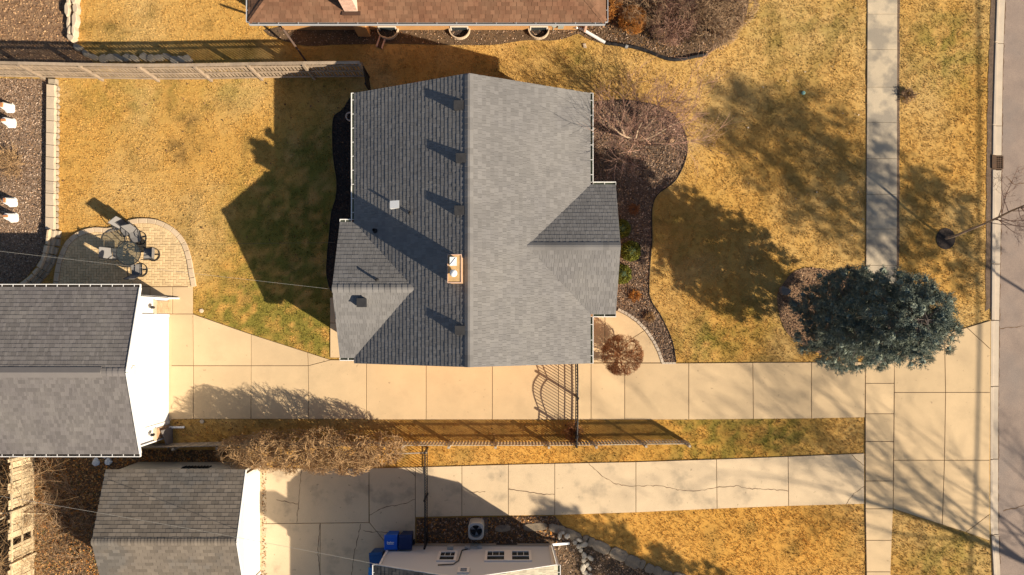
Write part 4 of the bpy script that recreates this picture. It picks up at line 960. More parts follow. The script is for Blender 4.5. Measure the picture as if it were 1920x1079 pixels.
# old board fence at the bottom left
of = thing('wooden_fence', 'old sunlit board fence with broken boards, bottom left corner', 'fence', (*gp(66,970),0))
OH = 1.66; fx = gp(66,0)[0]; random.seed(21)
bd = [copyable('board', MB().prism([(-.009,-.068),(.009,-.068),(.009,.068),(-.009,.068)], 0, OH*q), 'old_wood') for q in (1,.97,1.02,.93)]
y = gp(0,846)[1]; k = 0
while y > gp(0,1130)[1]:
    if k not in (25,26,41,58): link('board', random.choice(bd), of, (fx-.03+random.uniform(-.012,.012), y, 0), Quaternion((1,0,0), random.uniform(-.02,.02)))
    y -= .15; k += 1
ypost = np.linspace(gp(0,850)[1], gp(0,1130)[1], 4)
for y in ypost: MB().box((fx-.0,y-.05,0),(fx+.1,y+.05,OH-.02)).build('post', 'old_wood', of)
for z in (.22,.85,1.5):
    for a, b_ in zip(ypost, ypost[1:]): MB().bar((fx+.0,a-.05,z),(fx+.0,b_+.05,z),.04,.09).build('rail', 'old_wood', of)
o = MB().bar((*gp(38,945),1.5),(*gp(90,962),.1),.05,.10).build('fallen_board', 'old_wood'); tag(o, 'loose board leaning against the old board fence', 'board')
o = MB().bar((*gp(42,958),1.45),(*gp(72,938),.25),.05,.12).build('fallen_board', 'old_wood'); tag(o, 'wider loose board lying across the old board fence', 'board')
o = MB().add([(-15.88,-5.02,0),(-15.88,-5.95,0),(-15.80,-5.95,.55),(-15.86,-5.02,1.05),(-15.82,-5.02,0),(-15.82,-5.95,0),(-15.76,-5.95,.55),(-15.80,-5.02,1.05)], [(3,2,1,0),(4,5,6,7),(0,1,5,4),(1,2,6,5),(2,3,7,6),(3,0,4,7)]).build('grey_panel', 'grey_board'); tag(o, 'grey weathered panel leaning at the garage corner', 'panel')

# ------------------------------------------------------------------ patio furniture
def tor(mb, c, r, t_, n=20, z=0, a0=0, a1=2*math.pi, sides=5):
    return mb.tube([(c[0]+r*math.cos(a), c[1]+r*math.sin(a), z) for a in np.linspace(a0, a1, n+1)], t_, sides)
def chair(px, py, rz, label):
    t_ = thing('patio_chair', label, 'chair', (*gp(px,py),.05), rz, 'patio chairs round the glass table')
    tor(MB(), (0,0), .30, .020, z=.02).build('base_ring', 'dark_frame', t_, local=True)
    MB().tube([(0,0,.02),(0,0,.34)], .03, 6).bar((-.30,0,.03),(.30,0,.03),.035,.02).bar((0,-.30,.035),(0,.30,.035),.035,.02).build('pedestal', 'dark_frame', t_, local=True)
    MB().add([(-.25,-.24,.42),(.25,-.24,.42),(.25,.0,.385),(-.25,.0,.385),(.24,.24,.40),(-.24,.24,.40)]+[(x,y,z-.025) for x,y,z in [(-.25,-.24,.42),(.25,-.24,.42),(.25,.0,.385),(-.25,.0,.385),(.24,.24,.40),(-.24,.24,.40)]],
         [(0,1,2,3),(3,2,4,5),(7,6,9,8),(8,9,11,10),(0,6,7,1),(1,7,8,2),(2,8,10,4),(4,10,11,5),(5,11,9,3),(3,9,6,0)]).build('seat', 'sling_grey', t_, local=True)
    bk = [(-.24,.24,.42),(.24,.24,.42),(.24,.38,.80),(-.24,.38,.80),(.23,.47,1.05),(-.23,.47,1.05)]
    MB().add(bk+[(x,y+.022,z-.008) for x,y,z in bk], [(0,1,2,3),(3,2,4,5),(7,6,9,8),(8,9,11,10),(0,6,7,1),(1,7,8,2),(2,8,10,4),(4,10,11,5),(5,11,9,3),(3,9,6,0)]).build('backrest', 'sling_grey', t_, local=True)
    for s in (-1, 1):
        MB().tube([(s*.26,.46,1.06),(s*.26,.25,.42),(s*.26,-.26,.43)], .016, 5).build('side_rail', 'dark_frame', t_, local=True)
        MB().tube([(s*.27,-.20,.42),(s*.29,-.24,.62),(s*.29,.0,.66),(s*.27,.32,.64)], .02, 5).build('arm', 'dark_frame', t_, local=True)
    return t_
pt = thing('patio_table', 'round glass-topped patio table with black rim', 'table', (*gp(258,478),.05))
MB().lathe([(0,.0),(.54,.0),(.54,.012),(0,.012)], (0,0,.71), 28).build('table_top', 'table_glass', pt, local=True); tor(MB(), (0,0), .55, .022, 28, z=.716).build('rim', 'dark_frame', pt, local=True)
for a in np.arange(4)*math.pi/2+.4:
    MB().tube([(.5*math.cos(a),.5*math.sin(a),.70),(.22*math.cos(a),.22*math.sin(a),.42),(.42*math.cos(a),.42*math.sin(a),0)], .02, 6).build('leg', 'dark_frame', pt, local=True)
tor(MB(), (0,0), .22, .014, 16, z=.42).build('brace_ring', 'dark_frame', pt, local=True)
chair(289,478,math.radians(-92),'patio chair on the house side of the glass table'); chair(266,507,math.radians(182),'patio chair below the glass table, nearest the garage')
chair(231,478,math.radians(88),'patio chair on the side of the glass table by the stone wall'); chair(264,447,math.radians(12),'patio chair above the glass table, its hoop base showing')
chair(247,433,math.radians(38),'patio chair farthest from the garage, on the paver border')

# rose cones with a brick on each
BR_ = copyable('brick', MB().box((-.10,-.05,0),(.10,.05,.06)), 'brick_red')
for i, (px, py, rz, la, lb) in enumerate([(20,204,1.4,'topmost white foam rose cone on the rock bed','brick on the topmost foam rose cone'),(23,232,.1,'second white foam rose cone from the cedar fence','brick on the second foam rose cone from the fence'),
     (25,380,1.5,'white foam rose cone just below the dry grass clump','brick on the foam rose cone below the dry grass clump'),(27,409,.05,'white foam rose cone nearest the curved stone wall','brick on the foam rose cone nearest the curved stone wall')]):
    x, y = gp(px, py); rc = thing('rose_cone', la, 'rose cone', (x,y,.012), .03*i, 'white foam rose cones')
    vs = []
    for h, w_, rd in ((0,.215,0),(.05,.215,0),(.05,.195,.25),(.48,.15,1),(.52,.135,1)):
        for k in range(16):
            a = 2*math.pi*k/16+math.pi/16; sq = w_/max(abs(math.cos(a)),abs(math.sin(a))); sq = min(sq, w_*1.32); r = sq*(1-rd)+w_*rd
            vs.append((r*math.cos(a), r*math.sin(a), h))
    fs = [(j*16+k, j*16+(k+1)%16, (j+1)*16+(k+1)%16, (j+1)*16+k) for j in range(4) for k in range(16)]+[tuple(range(64,80))]
    MB().add(vs, fs).build('cone', 'foam', rc, local=True)
    o = link('brick', BR_, None, (x,y,.535), Quaternion((0,0,1), rz)); tag(o, lb, 'brick', 'bricks weighing down the rose cones')

# ------------------------------------------------------------------ bins, air conditioner, meters and small things
def bin_(px, py, rz, m_, label, logo):
    t_ = thing('wheelie_bin', label, 'bin', (*gp(px,py),.04), rz, 'blue wheelie bins by the grey house')
    MB().add([(-.23,-.26,.06),(.23,-.26,.06),(.23,.24,.06),(-.23,.24,.06),(-.29,-.33,.95),(.29,-.33,.95),(.29,.30,.95),(-.29,.30,.95)], [(3,2,1,0),(0,1,5,4),(1,2,6,5),(2,3,7,6),(3,0,4,7)]).build('body', m_, t_, local=True)
    ld_ = MB().add([(-.31,-.35,.95),(.31,-.35,.95),(.31,.34,.95),(-.31,.34,.95),(-.27,-.31,1.03),(.27,-.31,1.03),(.29,.24,1.06),(-.29,.24,1.06),(.25,.34,.99),(-.25,.34,.99)], [(3,2,1,0),(4,5,6,7),(0,1,5,4),(1,2,8,6,5),(2,3,9,8),(3,0,4,7,9),(6,8,9,7)]).build('lid', m_, t_, local=True)
    MB().tube([(-.25,-.36,.92),(-.25,-.43,.92),(.25,-.43,.92),(.25,-.36,.92)], .018, 6).build('handle', m_, t_, local=True)
    for s in (-1, 1): MB().bar((s*.26,-.26,.10),(s*.30,-.26,.10),.2,.2).tube([(s*.24,-.30,.11),(s*.31,-.30,.11)], .11, 12).build('wheel', 'black_rubber', t_, local=True)
    if logo:                                           # small white print on the lid
        mb = MB(); r = random.Random(5)
        for k in range(9): mb.box((-.16+k*.036,-.02-(.025 if k%3==0 else 0),1.042),(-.16+k*.036+.026,.035+(.03 if k in(0,4) else 0),1.056))
        mb.box((-.15,-.075,1.036),(.14,-.055,1.05))
        o = mb.build('lid_print', 'white_paint', ld_, local=True); o['kind'] = 'stuff'
bin_(740,1004,0,'bin_blue','bright blue wheelie bin with white print on its lid',True)
bin_(766,1004,0,'bin_navy','dark navy wheelie bin beside the bright blue one',False)
bin_(713,1036,.06,'bin_teal','teal blue wheelie bin half hidden by the grey house corner',False)
bin_(711,1064,-.05,'bin_light','light blue wheelie bin at the bottom edge',False)
ac = thing('air_conditioner', 'grey air conditioner unit beside the grey house', 'air conditioner', (*gp(894,987),.02))
rr = [(.36*math.copysign(abs(math.cos(a))**.55,math.cos(a)), .40*math.copysign(abs(math.sin(a))**.55,math.sin(a))) for a in np.linspace(0,2*math.pi,25)[:-1]]
ring = [(.29*math.cos(a), .29*math.sin(a)) for a in np.linspace(0,2*math.pi,25)[:-1]]
n = 24
vs = [(x,y,0) for x,y in rr]+[(x,y,.74) for x,y in rr]+[(x*.95,y*.95,.78) for x,y in rr]+[(x,y,.79) for x,y in ring]+[(x*.97,y*.97,.5) for x,y in ring]
MB().add(vs, [(j*n+k, j*n+(k+1)%n, (j+1)*n+(k+1)%n, (j+1)*n+k) for j in range(4) for k in range(n)]).build('casing', 'grey_metal', ac, local=True)
MB().lathe([(.28,.5),(.0,.5)], (0,0,0), 16).build('grille_well', 'black_rubber', ac, local=True)
fan = MB().lathe([(.07,.52),(.07,.6),(0,.62)], (0,0,0), 10).build('fan_hub', 'dark_frame', ac, local=True)
for a in np.arange(3)*2.094+.6: MB().add([(.05*math.cos(a),.05*math.sin(a),.56),(.26*math.cos(a-.3),.26*math.sin(a-.3),.58),(.26*math.cos(a+.35),.26*math.sin(a+.35),.54)], [(0,1,2)]).build('fan_blade', 'grey_plastic', ac, local=True)
for k in range(5): tor(MB(), (0,0), .05+.055*k, .004, 20, z=.79, sides=4).build('guard_ring', 'dark_frame', ac, local=True)
for k in range(8): a = 2*math.pi*k/24+.6; MB().box((-.26+k*.07,.375,.08),(-.245+k*.07,.405,.70)).build('louvre', 'grey_plastic', ac, local=True)
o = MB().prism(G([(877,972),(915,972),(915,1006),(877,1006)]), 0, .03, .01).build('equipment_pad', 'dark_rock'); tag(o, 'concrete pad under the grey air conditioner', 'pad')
# gas meter at the brick wall
gm = thing('gas_meter', 'grey gas meter with pipes at the brick wall', 'gas meter', (*gp(1050,54),0))
x, y = gp(1050, 56); MB().box((x-.13,y-.12,.35),(x+.13,y+.1,.62)).build('meter_body', 'meter_grey', gm); MB().lathe([(.0,-.03),(.14,-.02),(.14,.02),(0,.03)], (x-.32,y-.02,.6), 14).build('regulator', 'meter_grey', gm)
MB().tube([(x-.32,y-.02,0),(x-.32,y-.02,.72),(x-.06,y-.02,.72),(x-.06,y-.02,.62)], .028, 6).tube([(x+.07,y-.02,.62),(x+.07,y-.02,.85),(x+.28,y,.85),(x+.28,y+.2,.85)], .028, 6).build('pipe', 'meter_grey', gm)
ed = thing('downspout_pipe', 'white drain pipe running from the brick house into the shrub bed', 'pipe', (*gp(1105,68),0))
MB().tube([(*P(1079,53,.3)[:2],.34),(*gp(1084,55),.22),(*gp(1134,82),.10)], .075, 10).build('white_pipe', 'white_metal', ed)
hp = smooth_poly([(1135,82.5),(1150,84),(1170,87),(1190,90),(1215,98),(1240,108),(1258,113),(1280,112),(1300,107.5),(1325,103)], False, 3)
o = MB().tube([(*gp(*q), .07) for q in hp], [.075+.008*(k%2) for k in range(len(hp))], 8).build('drain_hose', 'black_rubber'); tag(o, 'black corrugated drain hose curving round the shrub bed', 'hose')
o = MB().tube([(*P(1172,88)[:2],.07),(*P(1177,90)[:2],.07)], .095, 10).build('hose_coupling', 'grey_metal'); tag(o, 'small grey coupling on the black drain hose', 'coupling')
st_ = thing('splash_tray', 'brown plastic splash tray lying by the first window well', 'tray', (*gp(715,80),.02), -.32)
MB().box((-.10,-.28,0),(.10,.28,.02)).build('tray_floor', 'brown_metal', st_, local=True)
for s in (-1,1): MB().box((s*.13-.03,-.28,0),(s*.13+.03,.28,.09)).build('tray_side', 'brick_pink', st_, local=True)
MB().box((-.10,.25,.02),(.10,.28,.09)).build('tray_end', 'brick_pink', st_, local=True)
o = MB().prism(G([(1092,83),(1098,82),(1100,91),(1094,90)]), 0, .05, .01).build('splash_block', 'cap_stone'); tag(o, 'small pale splash stone on the lawn by the brick house corner', 'stone')
tp = thing('terracotta_pot', 'tall terracotta pot with pale rim in the black mulch bed', 'pot', (*gp(662,226),.012))
MB().lathe([(.0,0),(.12,0),(.17,.3),(.19,.55)], (0,0,0), 16).build('pot_body', 'terracotta', tp, local=True); MB().lathe([(.19,.55),(.21,.55),(.21,.62),(.165,.62),(.155,.5)], (0,0,0), 16).build('rim', 'terracotta_rim', tp, local=True); MB().lathe([(.16,.52),(0,.52)], (0,0,0), 12).build('soil', 'mulch_black', tp, local=True)
wc = MB(); vs = []
for j, (s, z) in enumerate(((1,0),(1,.45),(.9,.56),(.6,.62))):
    for k in range(13):
        a = math.pi/2+math.pi*k/12; vs.append((wl_-.02+.46*s*math.cos(a), gp(0,402)[1]+.36*math.sin(a)*s, z))
o = wc.add(vs, [(j*13+k, j*13+k+1, (j+1)*13+k+1, (j+1)*13+k) for j in range(3) for k in range(12)]+[tuple(range(39,52))]).build('window_well_cover', 'grey_plastic'); tag(o, 'grey domed window well cover in the black mulch bed', 'cover')
for i, (x, y) in enumerate(((182,866),(205,865),(197,851))):
    mb = MB(); r = random.Random(i); vs = []; n = 9
    for rr_, z in ((.13,0),(.17,.06),(.12,.13),(.04,.16)):
        for k in range(n): q = rr_*r.uniform(.7,1.25); vs.append((*(Vector(gp(x,y))+Vector((q*math.cos(2*math.pi*k/n), q*1.3*math.sin(2*math.pi*k/n)))), z+r.uniform(-.01,.02)+.015))
    mb.add(vs, [(j*n+k, j*n+(k+1)%n, (j+1)*n+(k+1)%n, (j+1)*n+k) for j in range(3) for k in range(n)]+[tuple(range(27,36))])
    o = mb.build('plastic_bag', 'bag'); tag(o, ('crumpled pale plastic bag left of its neighbour behind the garage','crumpled pale plastic bag nearest the taupe roof corner','small crumpled bag close under the garage gutter')[i], 'bag', 'plastic bags behind the garage')
for (x, y, lab) in ((378,583,'round pale irrigation cover in the lawn by the driveway corner'),(379,790.5,'round pale cap beside the driveway near the bare hedge')):
    o = MB().lathe([(.1,0),(.1,.03),(.085,.04),(0,.045)], (*gp(x,y),0), 14).build('valve_cover', 'cap_stone'); tag(o, lab, 'cover')
o = MB().lathe([(.09,0),(.09,.05),(.06,.08),(0,.085)], (*gp(1506,175),0), 12).build('sprinkler_cap', 'cable_green'); tag(o, 'small green sprinkler cap in the front lawn', 'cap')
# overhead service cables
def cable(pts, r, matname, name, label, sag=.0):
    o = MB().tube(pts, r, 5).build(name, matname); return tag(o, label, 'cable')
def wire(a, b_, sag, n=16): return [a.lerp(b_, t_)-Vector((0,0,sag*4*t_*(1-t_))) for t_ in np.linspace(0,1,n)]
cable(wire(P(-160,453,5.2), P(626,543,3.85), .25), .005, 'cable_grey', 'service_cable', 'pale overhead cable sloping from the left edge to the house gable')
cable(wire(P(-160,462,4.4), P(628,455,3.2), .2), .005, 'cable_black', 'phone_wire', 'thin dark overhead wire crossing the patio to the house')
cable(wire(P(-160,905,5.0), P(705,1058,3.1), .25), .006, 'cable_grey', 'service_cable', 'pale overhead cable crossing the taupe garage roof to the grey house')

# ------------------------------------------------------------------ trees and shrubs
def perp(d, r):
    q = Vector((r.gauss(0,1), r.gauss(0,1), r.gauss(0,1))); q = q-d*q.dot(d)
    return q.normalized() if q.length > 1e-5 else Vector((1,0,0))
def grow(r, p, d, L, rad, depth, cfg, out, lim=None):
    n = cfg['seg'][min(depth, len(cfg['seg'])-1)]; pts = [p.copy()]; d = d.normalized(); rads = [rad]
    wob = cfg.get('wob', .2); up = cfg.get('up', .1)
    for i in range(n):
        d = (d + perp(d, r)*wob*r.uniform(.3,1) + Vector((0,0,up))).normalized()
        q = pts[-1]+d*(L/n)
        if lim and not lim(q): break
        pts.append(q); rads.append(rad*(1-.75*(i+1)/n) if depth > 0 else rad*(1-.45*(i+1)/n))
    if len(pts) > 1: out.append((pts, rads, depth))
    if depth >= cfg['depth'] or len(pts) < 2: return
    k = cfg['kids'][min(depth, len(cfg['kids'])-1)]
    for j in range(k):
        t_ = r.uniform(cfg.get('t0', .3), 1.0); f = t_*(len(pts)-1); i = min(int(f), len(pts)-2); b_ = pts[i].lerp(pts[i+1], f-i)
        dd = (pts[i+1]-pts[i]).normalized(); a = r.uniform(*cfg.get('ang', (.4,1.0)))
        nd = dd*math.cos(a)+perp(dd, r)*math.sin(a)
        grow(r, b_, nd, L*r.uniform(*cfg.get('ls', (.45,.75))), max(rads[i]*cfg.get('rs', .6), cfg.get('rmin', .004)), depth+1, cfg, out, lim)
def plant_mesh(out, dmin, dmax):
    mb = MB()
    for pts, rads, d in out:
        if dmin <= d <= dmax: mb.tube(pts, [max(r_, .003) for r_ in rads], 6 if d == 0 else (4 if d == 1 else 3), cap=False)
    return mb
def bare_plant(name, label, cat, base, seed, cfg, stems, L, rad, mats, spread=(.2,.9), lim=None, group=None, dsplit=0, lean=None):
    r = random.Random(seed); out = []; base = Vector(base)
    for k in range(stems):
        a = 2*math.pi*(k+r.uniform(-.3,.3))/stems; s = r.uniform(*spread) if stems > 1 else 0.02
        d = Vector((math.cos(a)*s, math.sin(a)*s, 1))
        if lean: d = d+Vector(lean)
        grow(r, base+Vector((math.cos(a),math.sin(a),0))*(.06 if stems > 1 else 0), d, L*r.uniform(.85,1.12), rad, 0, cfg, out, lim)
    t_ = thing(name, label, cat, base, group=group)
    m0 = plant_mesh(out, 0, dsplit)
    if m0.v: o = m0.build('trunk' if cat == 'tree' else 'stems', mats[0], t_)
    if o and len(o.data.polygons) and stems > 1: o['kind'] = 'stuff'
    m1 = plant_mesh(out, dsplit+1, 9)
    if m1.v: o = m1.build('crown' if cat == 'tree' else 'twigs', mats[1], t_); o['kind'] = 'stuff'
    return t_
# multi-stemmed ornamental tree in the front bed
def lim_orn(q): return q.z > .05 and not (q.x < 3.55 and q.z < 3.0)
bare_plant('ornamental_tree', 'bare multi-stemmed ornamental tree in the front mulch bed', 'tree', (*gp(1192,262),0), 5,
   dict(seg=(5,4,3,3), kids=(6,6,5), depth=3, wob=.36, up=.10, ang=(.4,1.1), ls=(.5,.85), rs=.55, rmin=.0075, t0=.3), 7, 2.2, .055, ('bark_pale','twig_purple'), spread=(.5,1.3), lim=lim_orn)
# young street tree in its mulch ring
bare_plant('street_tree', 'slim bare street tree in a round mulch ring by the kerb', 'tree', (*gp(1773,448),0), 9,
   dict(seg=(8,5,4,3), kids=(18,7,5), depth=3, wob=.16, up=.10, ang=(.55,1.1), ls=(.28,.5), rs=.42, rmin=.006, t0=.42), 1, 5.4, .058, ('bark_pale','twig_purple'))
# clipped round shrub at the entry walk
bc = Vector((*gp(1160,664),1.0))
def lim_ball(q): return (q-bc).length < .99 and q.z > .02
bare_plant('round_shrub', 'clipped ball-shaped bare shrub beside the entry walk', 'shrub', (bc.x,bc.y,.0), 3,
   dict(seg=(5,4,4,3), kids=(7,7,4), depth=3, wob=.22, up=.04, ang=(.3,.8), ls=(.55,.85), rs=.6, rmin=.0075, t0=.2), 15, 1.3, .022, ('twig_rust','twig_rust'), spread=(.3,1.4), lim=lim_ball)
# bare hedge between the driveways: five shrubs grown together
hx = np.linspace(-12.0, -5.95, 6)
for i, x in enumerate(hx):
    c = Vector((x, -5.95+.1*(i%2), 1.35)); hh = (2.35,2.7,2.55,2.75,2.6,2.15)[i]
    wy_ = (.85,1.0,1.1,1.15,1.1,.85)[i]
    def lim_h(q, c=c, hh=hh, wy_=wy_): return ((q.x-c.x)/1.35)**2+((q.y-c.y)/wy_)**2+((q.z-hh/2)/(hh/2))**2 < 1 and q.z > .02
    bare_plant('hedge_shrub', ('leftmost bare shrub of the tan hedge between the driveways','second bare hedge shrub from the garage','third bare hedge shrub from the garage','fourth bare hedge shrub from the garage','fifth bare hedge shrub from the garage','rightmost bare shrub of the tan hedge, by the iron fence')[i], 'shrub', (c.x,c.y,0), 40+i,
       dict(seg=(6,5,4,3), kids=(7,5,3), depth=3, wob=.5, up=.04, ang=(.35,1.1), ls=(.5,.85), rs=.62, rmin=.0105, t0=.3), 10, 2.3, .036, ('twig_tan','twig_tan'), spread=(.2,1.1), lim=lim_h, group='bare hedge between the driveways')
# shrubs in the bed at the top right
for i, (px, py, hgt, w_, m_, lab) in enumerate([(1126,14,1.4,1.0,'twig_orange','bright orange-brown shrub beside the brown-roofed house corner'),(1183,46,1.0,.7,'twig_orange','small rusty shrub below the orange-brown one'),(1205,2,1.9,1.6,'twig_brown','dark tangled shrub between the orange shrub and the grey-brown ones'),
      (1258,46,1.4,1.3,'twig_purple','grey-brown twiggy shrub in the middle of the shrub bed'),(1300,5,1.9,1.7,'twig_brown','tall twiggy shrub at the top edge of the shrub bed'),(1332,56,1.4,1.3,'twig_brown','twiggy shrub near the drain hose end'),(1362,20,1.6,1.3,'twig_brown','twiggy shrub at the right end of the shrub bed')]):
    b3 = Vector((*gp(px,py),0))
    def lim_s(q, b3=b3, hgt=hgt, w_=w_): return ((q.x-b3.x)/w_)**2+((q.y-b3.y)/w_)**2+((q.z-hgt*.45)/(hgt*.6))**2 < 1 and q.z > .02 and not (q.x < 4.3 and q.y > 12.6 and q.z > 2.3)
    bare_plant('bare_shrub', lab, 'shrub', b3, 70+i, dict(seg=(4,4,3,3), kids=(7,6,4), depth=3, wob=.35, up=.03, ang=(.3,1.0), ls=(.5,.85), rs=.6, rmin=.007, t0=.25), 12, hgt*1.25, .02, (m_, m_), spread=(.4,1.8), lim=lim_s, group='bare shrubs in the top right bed')
# brambles and brush at the bottom left
for i, (px, py, hgt, lean) in enumerate([(100,890,1.0,(0,0,0)),(140,930,1.1,(.2,0,0)),(90,960,1.0,(0,0,0)),(130,990,.9,(0,0,0)),(150,1045,.9,(0,0,0)),(10,950,2.2,(.5,.0,0)),(15,1010,2.3,(.6,.1,0)),(12,1060,2.0,(.4,0,0)),(5,890,2.0,(.3,0,0))]):
    bare_plant('bramble', ('tangled brush behind the old fence, nearest the garage gutter','tangled brush against the taupe garage wall','tangled brush by the loose boards','tangled brush in front of the shaded garage corner','tangled brush in the sunlit leaf litter','bare bush leaning over the old fence by the loose boards','bare bush with long shoots over the old fence','bare bush over the lowest end of the old fence','bare bush at the left edge above the old fence')[i], 'shrub', (*gp(px,py),0), 90+i,
      dict(seg=(6,5,4), kids=(5,4), depth=2, wob=.5, up=-.02, ang=(.4,1.2), ls=(.5,.9), rs=.7, rmin=.005, t0=.2), 9, hgt*1.2, .014, (('twig_brown','twig_brown') if i < 5 else ('twig_tan','twig_tan')), spread=(.4,1.4), lim=lambda q: q.z > .02 and q.x < -17.72, group='brush round the old board fence', lean=lean)
# dry clumps
for i, (px, py, s, m_, lab) in enumerate([(25,306,.62,'twig_tan','pale dried ornamental grass clump in the rock bed'),(1190,555,.22,'twig_orange','small rusty dried perennial in the front bed'),(1218,595,.2,'twig_tan','small pale dried perennial in the front bed near the walk'),(1188,394,.22,'twig_rust','dim dried perennial in the shaded front bed'),(1700,180,.3,'twig_brown','scruffy dark clump in the grass by the sidewalk'),(1073,812,.45,'twig_rust','dark rusty vine on the driveway gate end')]):
    bare_plant('dried_plant', lab, 'plant', (*gp(px,py),0), 120+i, dict(seg=(3,3,2), kids=(6,4), depth=2, wob=.4, up=.02, ang=(.4,1.0), ls=(.4,.7), rs=.7, rmin=.008, t0=.3), 26, s*.9, .012, (m_, m_), spread=(.5,1.8), lim=lambda q: q.z > .02)
# clipped evergreen balls by the front gable
def leaf_ball(name, label, base, R, seed, group):
    rg_ = np.random.default_rng(seed); n = 3800
    d = rg_.normal(size=(n,3)); d /= np.linalg.norm(d,axis=1)[:,None]; d[:,2] = np.abs(d[:,2])*1.0-.25
    rr_ = R*(.80+.24*rg_.random(n)**.6)*(1+.07*np.sin(d[:,0]*9+seed)*np.cos(d[:,1]*8)); c = d*rr_[:,None]; c[:,2] += R*.6; c = c[c[:,2] > .02]; n = len(c)
    u = rg_.normal(size=(n,3)); u /= np.linalg.norm(u,axis=1)[:,None]; v = np.cross(u, rg_.normal(size=(n,3))); v /= np.linalg.norm(v,axis=1)[:,None]
    s = .024*(.6+.8*rg_.random(n))[:,None]
    V = np.stack([c-u*s*1.6, c+v*s*.8, c+u*s*1.6, c-v*s*.8], 1).reshape(-1,3); Fq = np.arange(4*n).reshape(-1,4)
    t_ = thing(name, label, 'shrub', base, group=group)
    me = np_mesh('crown', V, Fq, 4, 'boxwood'); o = link('crown', me, t_, base); o['kind'] = 'stuff'
    core = MB().lathe([(R*.55,0),(R*.78,R*.35),(R*.8,R*.7),(R*.6,R*1.1),(R*.25,R*1.35),(0,R*1.4)], base, 12).build('branch_core', 'needle_green', t_)
for i, (px, py, R, lab) in enumerate(((1164,430,.42,'clipped evergreen ball nearest the bare ornamental tree'),(1181,472,.46,'middle clipped evergreen ball under the front gable'),(1164,515,.45,'clipped evergreen ball nearest the entry walk'))): leaf_ball('boxwood_ball', lab, (*gp(px,py),0), R, i+1, 'clipped evergreen balls')
# conifers: boughs with needle tufts
def conifer(name, label, base, Ht, prof, seed, matname, boughs=210, tufts=11, needles=44, nl=.075, cat='tree', nw=.010, trunk_r=.17, zmin=.04, puff=.17, solid=False):
    rg_ = np.random.default_rng(seed); base = Vector(base)
    t_ = thing(name, label, cat, base)
    MB().tube([base, base+Vector((.03,.02,Ht*.5)), base+Vector((0,0,Ht*.97))], [trunk_r,trunk_r*.65,.02], 8).build('trunk', 'bark_grey', t_)
    br = MB(); core = MB(); C = []; D = []
    for k in range(boughs):
        z = Ht*(zmin+(.97-zmin)*((k+rg_.random())/boughs)**1.05); R = np.interp(z/Ht, [p[0] for p in prof], [p[1] for p in prof])*(.70+.40*rg_.random()); a = k*2.399+rg_.normal()*.25
        dr = Vector((math.cos(a), math.sin(a), 0)); p0 = base+Vector((0,0,z)); droop = -.10+.32*(z/Ht)
        pts = [p0+dr*(R*q)+Vector((0,0,R*(droop*q+.10*q*q))) for q in (0,.35,.7,1)]
        br.tube(pts, [.022,.016,.010,.005], 3, cap=False)
        side = Vector((-dr.y, dr.x, 0))
        nl_ = max(2, int(round(R*2.0)))                  # puffs of shoots along the bough
        for i in range(nl_):
            q0 = 1.0-.72*i/nl_-.08*rg_.random(); s0 = (0 if i == 0 else (1 if (i+k) % 2 else -1)*R*(.10+.16*rg_.random())); pr = puff*(1+.6*rg_.random())
            pc = p0+dr*(R*q0)+Vector((0,0,R*(droop*q0+.10*q0*q0)+.04*rg_.normal()))+side*s0
            br.tube([p0+dr*(R*max(.1,q0-.25))+Vector((0,0,R*(droop*(q0-.25)))), pc], [.008,.004], 3, cap=False)
            if solid:
                vs = []; m6 = 7
                for zz, rr_ in ((-.5,.35),(-.15,.8),(.2,.85),(.5,.4)):
                    for q6 in range(m6): f6 = pr*.62*(.55+.8*rg_.random()); vs.append(pc+Vector((math.cos(q6*2*math.pi/m6)*rr_*f6, math.sin(q6*2*math.pi/m6)*rr_*f6, zz*f6*1.1)))
                core.add(vs, [(r6*m6+q6, r6*m6+(q6+1)%m6, (r6+1)*m6+(q6+1)%m6, (r6+1)*m6+q6) for r6 in range(3) for q6 in range(m6)]+[tuple(range(3*m6,4*m6))])
            for j in range(max(4, int(tufts*(.5+rg_.random())))):
                off = Vector(rg_.normal(size=3)); off.normalize(); off.z *= .55; c = pc+off*pr*(rg_.random()**.4)
                if c.z < base.z+.08: c.z = base.z+.08
                C.append(c); D.append((dr*.7+off*.7+Vector((0,0,.15))).normalized())
    if core.v: core.build('inner_foliage', matname, t_)['kind'] = 'stuff'
    br.build('boughs', 'bark_grey', t_)['kind'] = 'stuff'
    C = np.array(C); D = np.array(D); n = len(C); k = needles
    # each tuft: a few finger-like shoots packed with needles
    sh = 6; Cs = np.repeat(C, sh, 0); Ds = np.repeat(D, sh, 0)+rg_.normal(size=(n*sh,3))*.55; Ds /= np.linalg.norm(Ds,axis=1)[:,None]
    L_ = .09+.10*rg_.random((n*sh,1)); kk = k//sh
    tt = rg_.random((n*sh, kk, 1)); pos = Cs[:,None,:]+Ds[:,None,:]*L_[:,None,:]*tt
    nd = rg_.normal(size=(n*sh,kk,3)); nd /= np.linalg.norm(nd,axis=2)[...,None]; nd = nd*.8+Ds[:,None,:]*.7; nd /= np.linalg.norm(nd,axis=2)[...,None]
    wd = np.cross(nd, rg_.normal(size=nd.shape)); wd /= np.linalg.norm(wd,axis=2)[...,None]
    ln = nl*(.6+.6*rg_.random((n*sh,kk,1)))
    V = np.stack([pos-wd*nw, pos+wd*nw, pos+nd*ln], 2).reshape(-1,3); V = V[V[:,2].reshape(-1,3).min(1).repeat(3) > .02] if False else V
    me = np_mesh('crown', V-np.array(base), np.arange(len(V)).reshape(-1,3), 3, matname)
    o = link('crown', me, t_, base); o['kind'] = 'stuff'
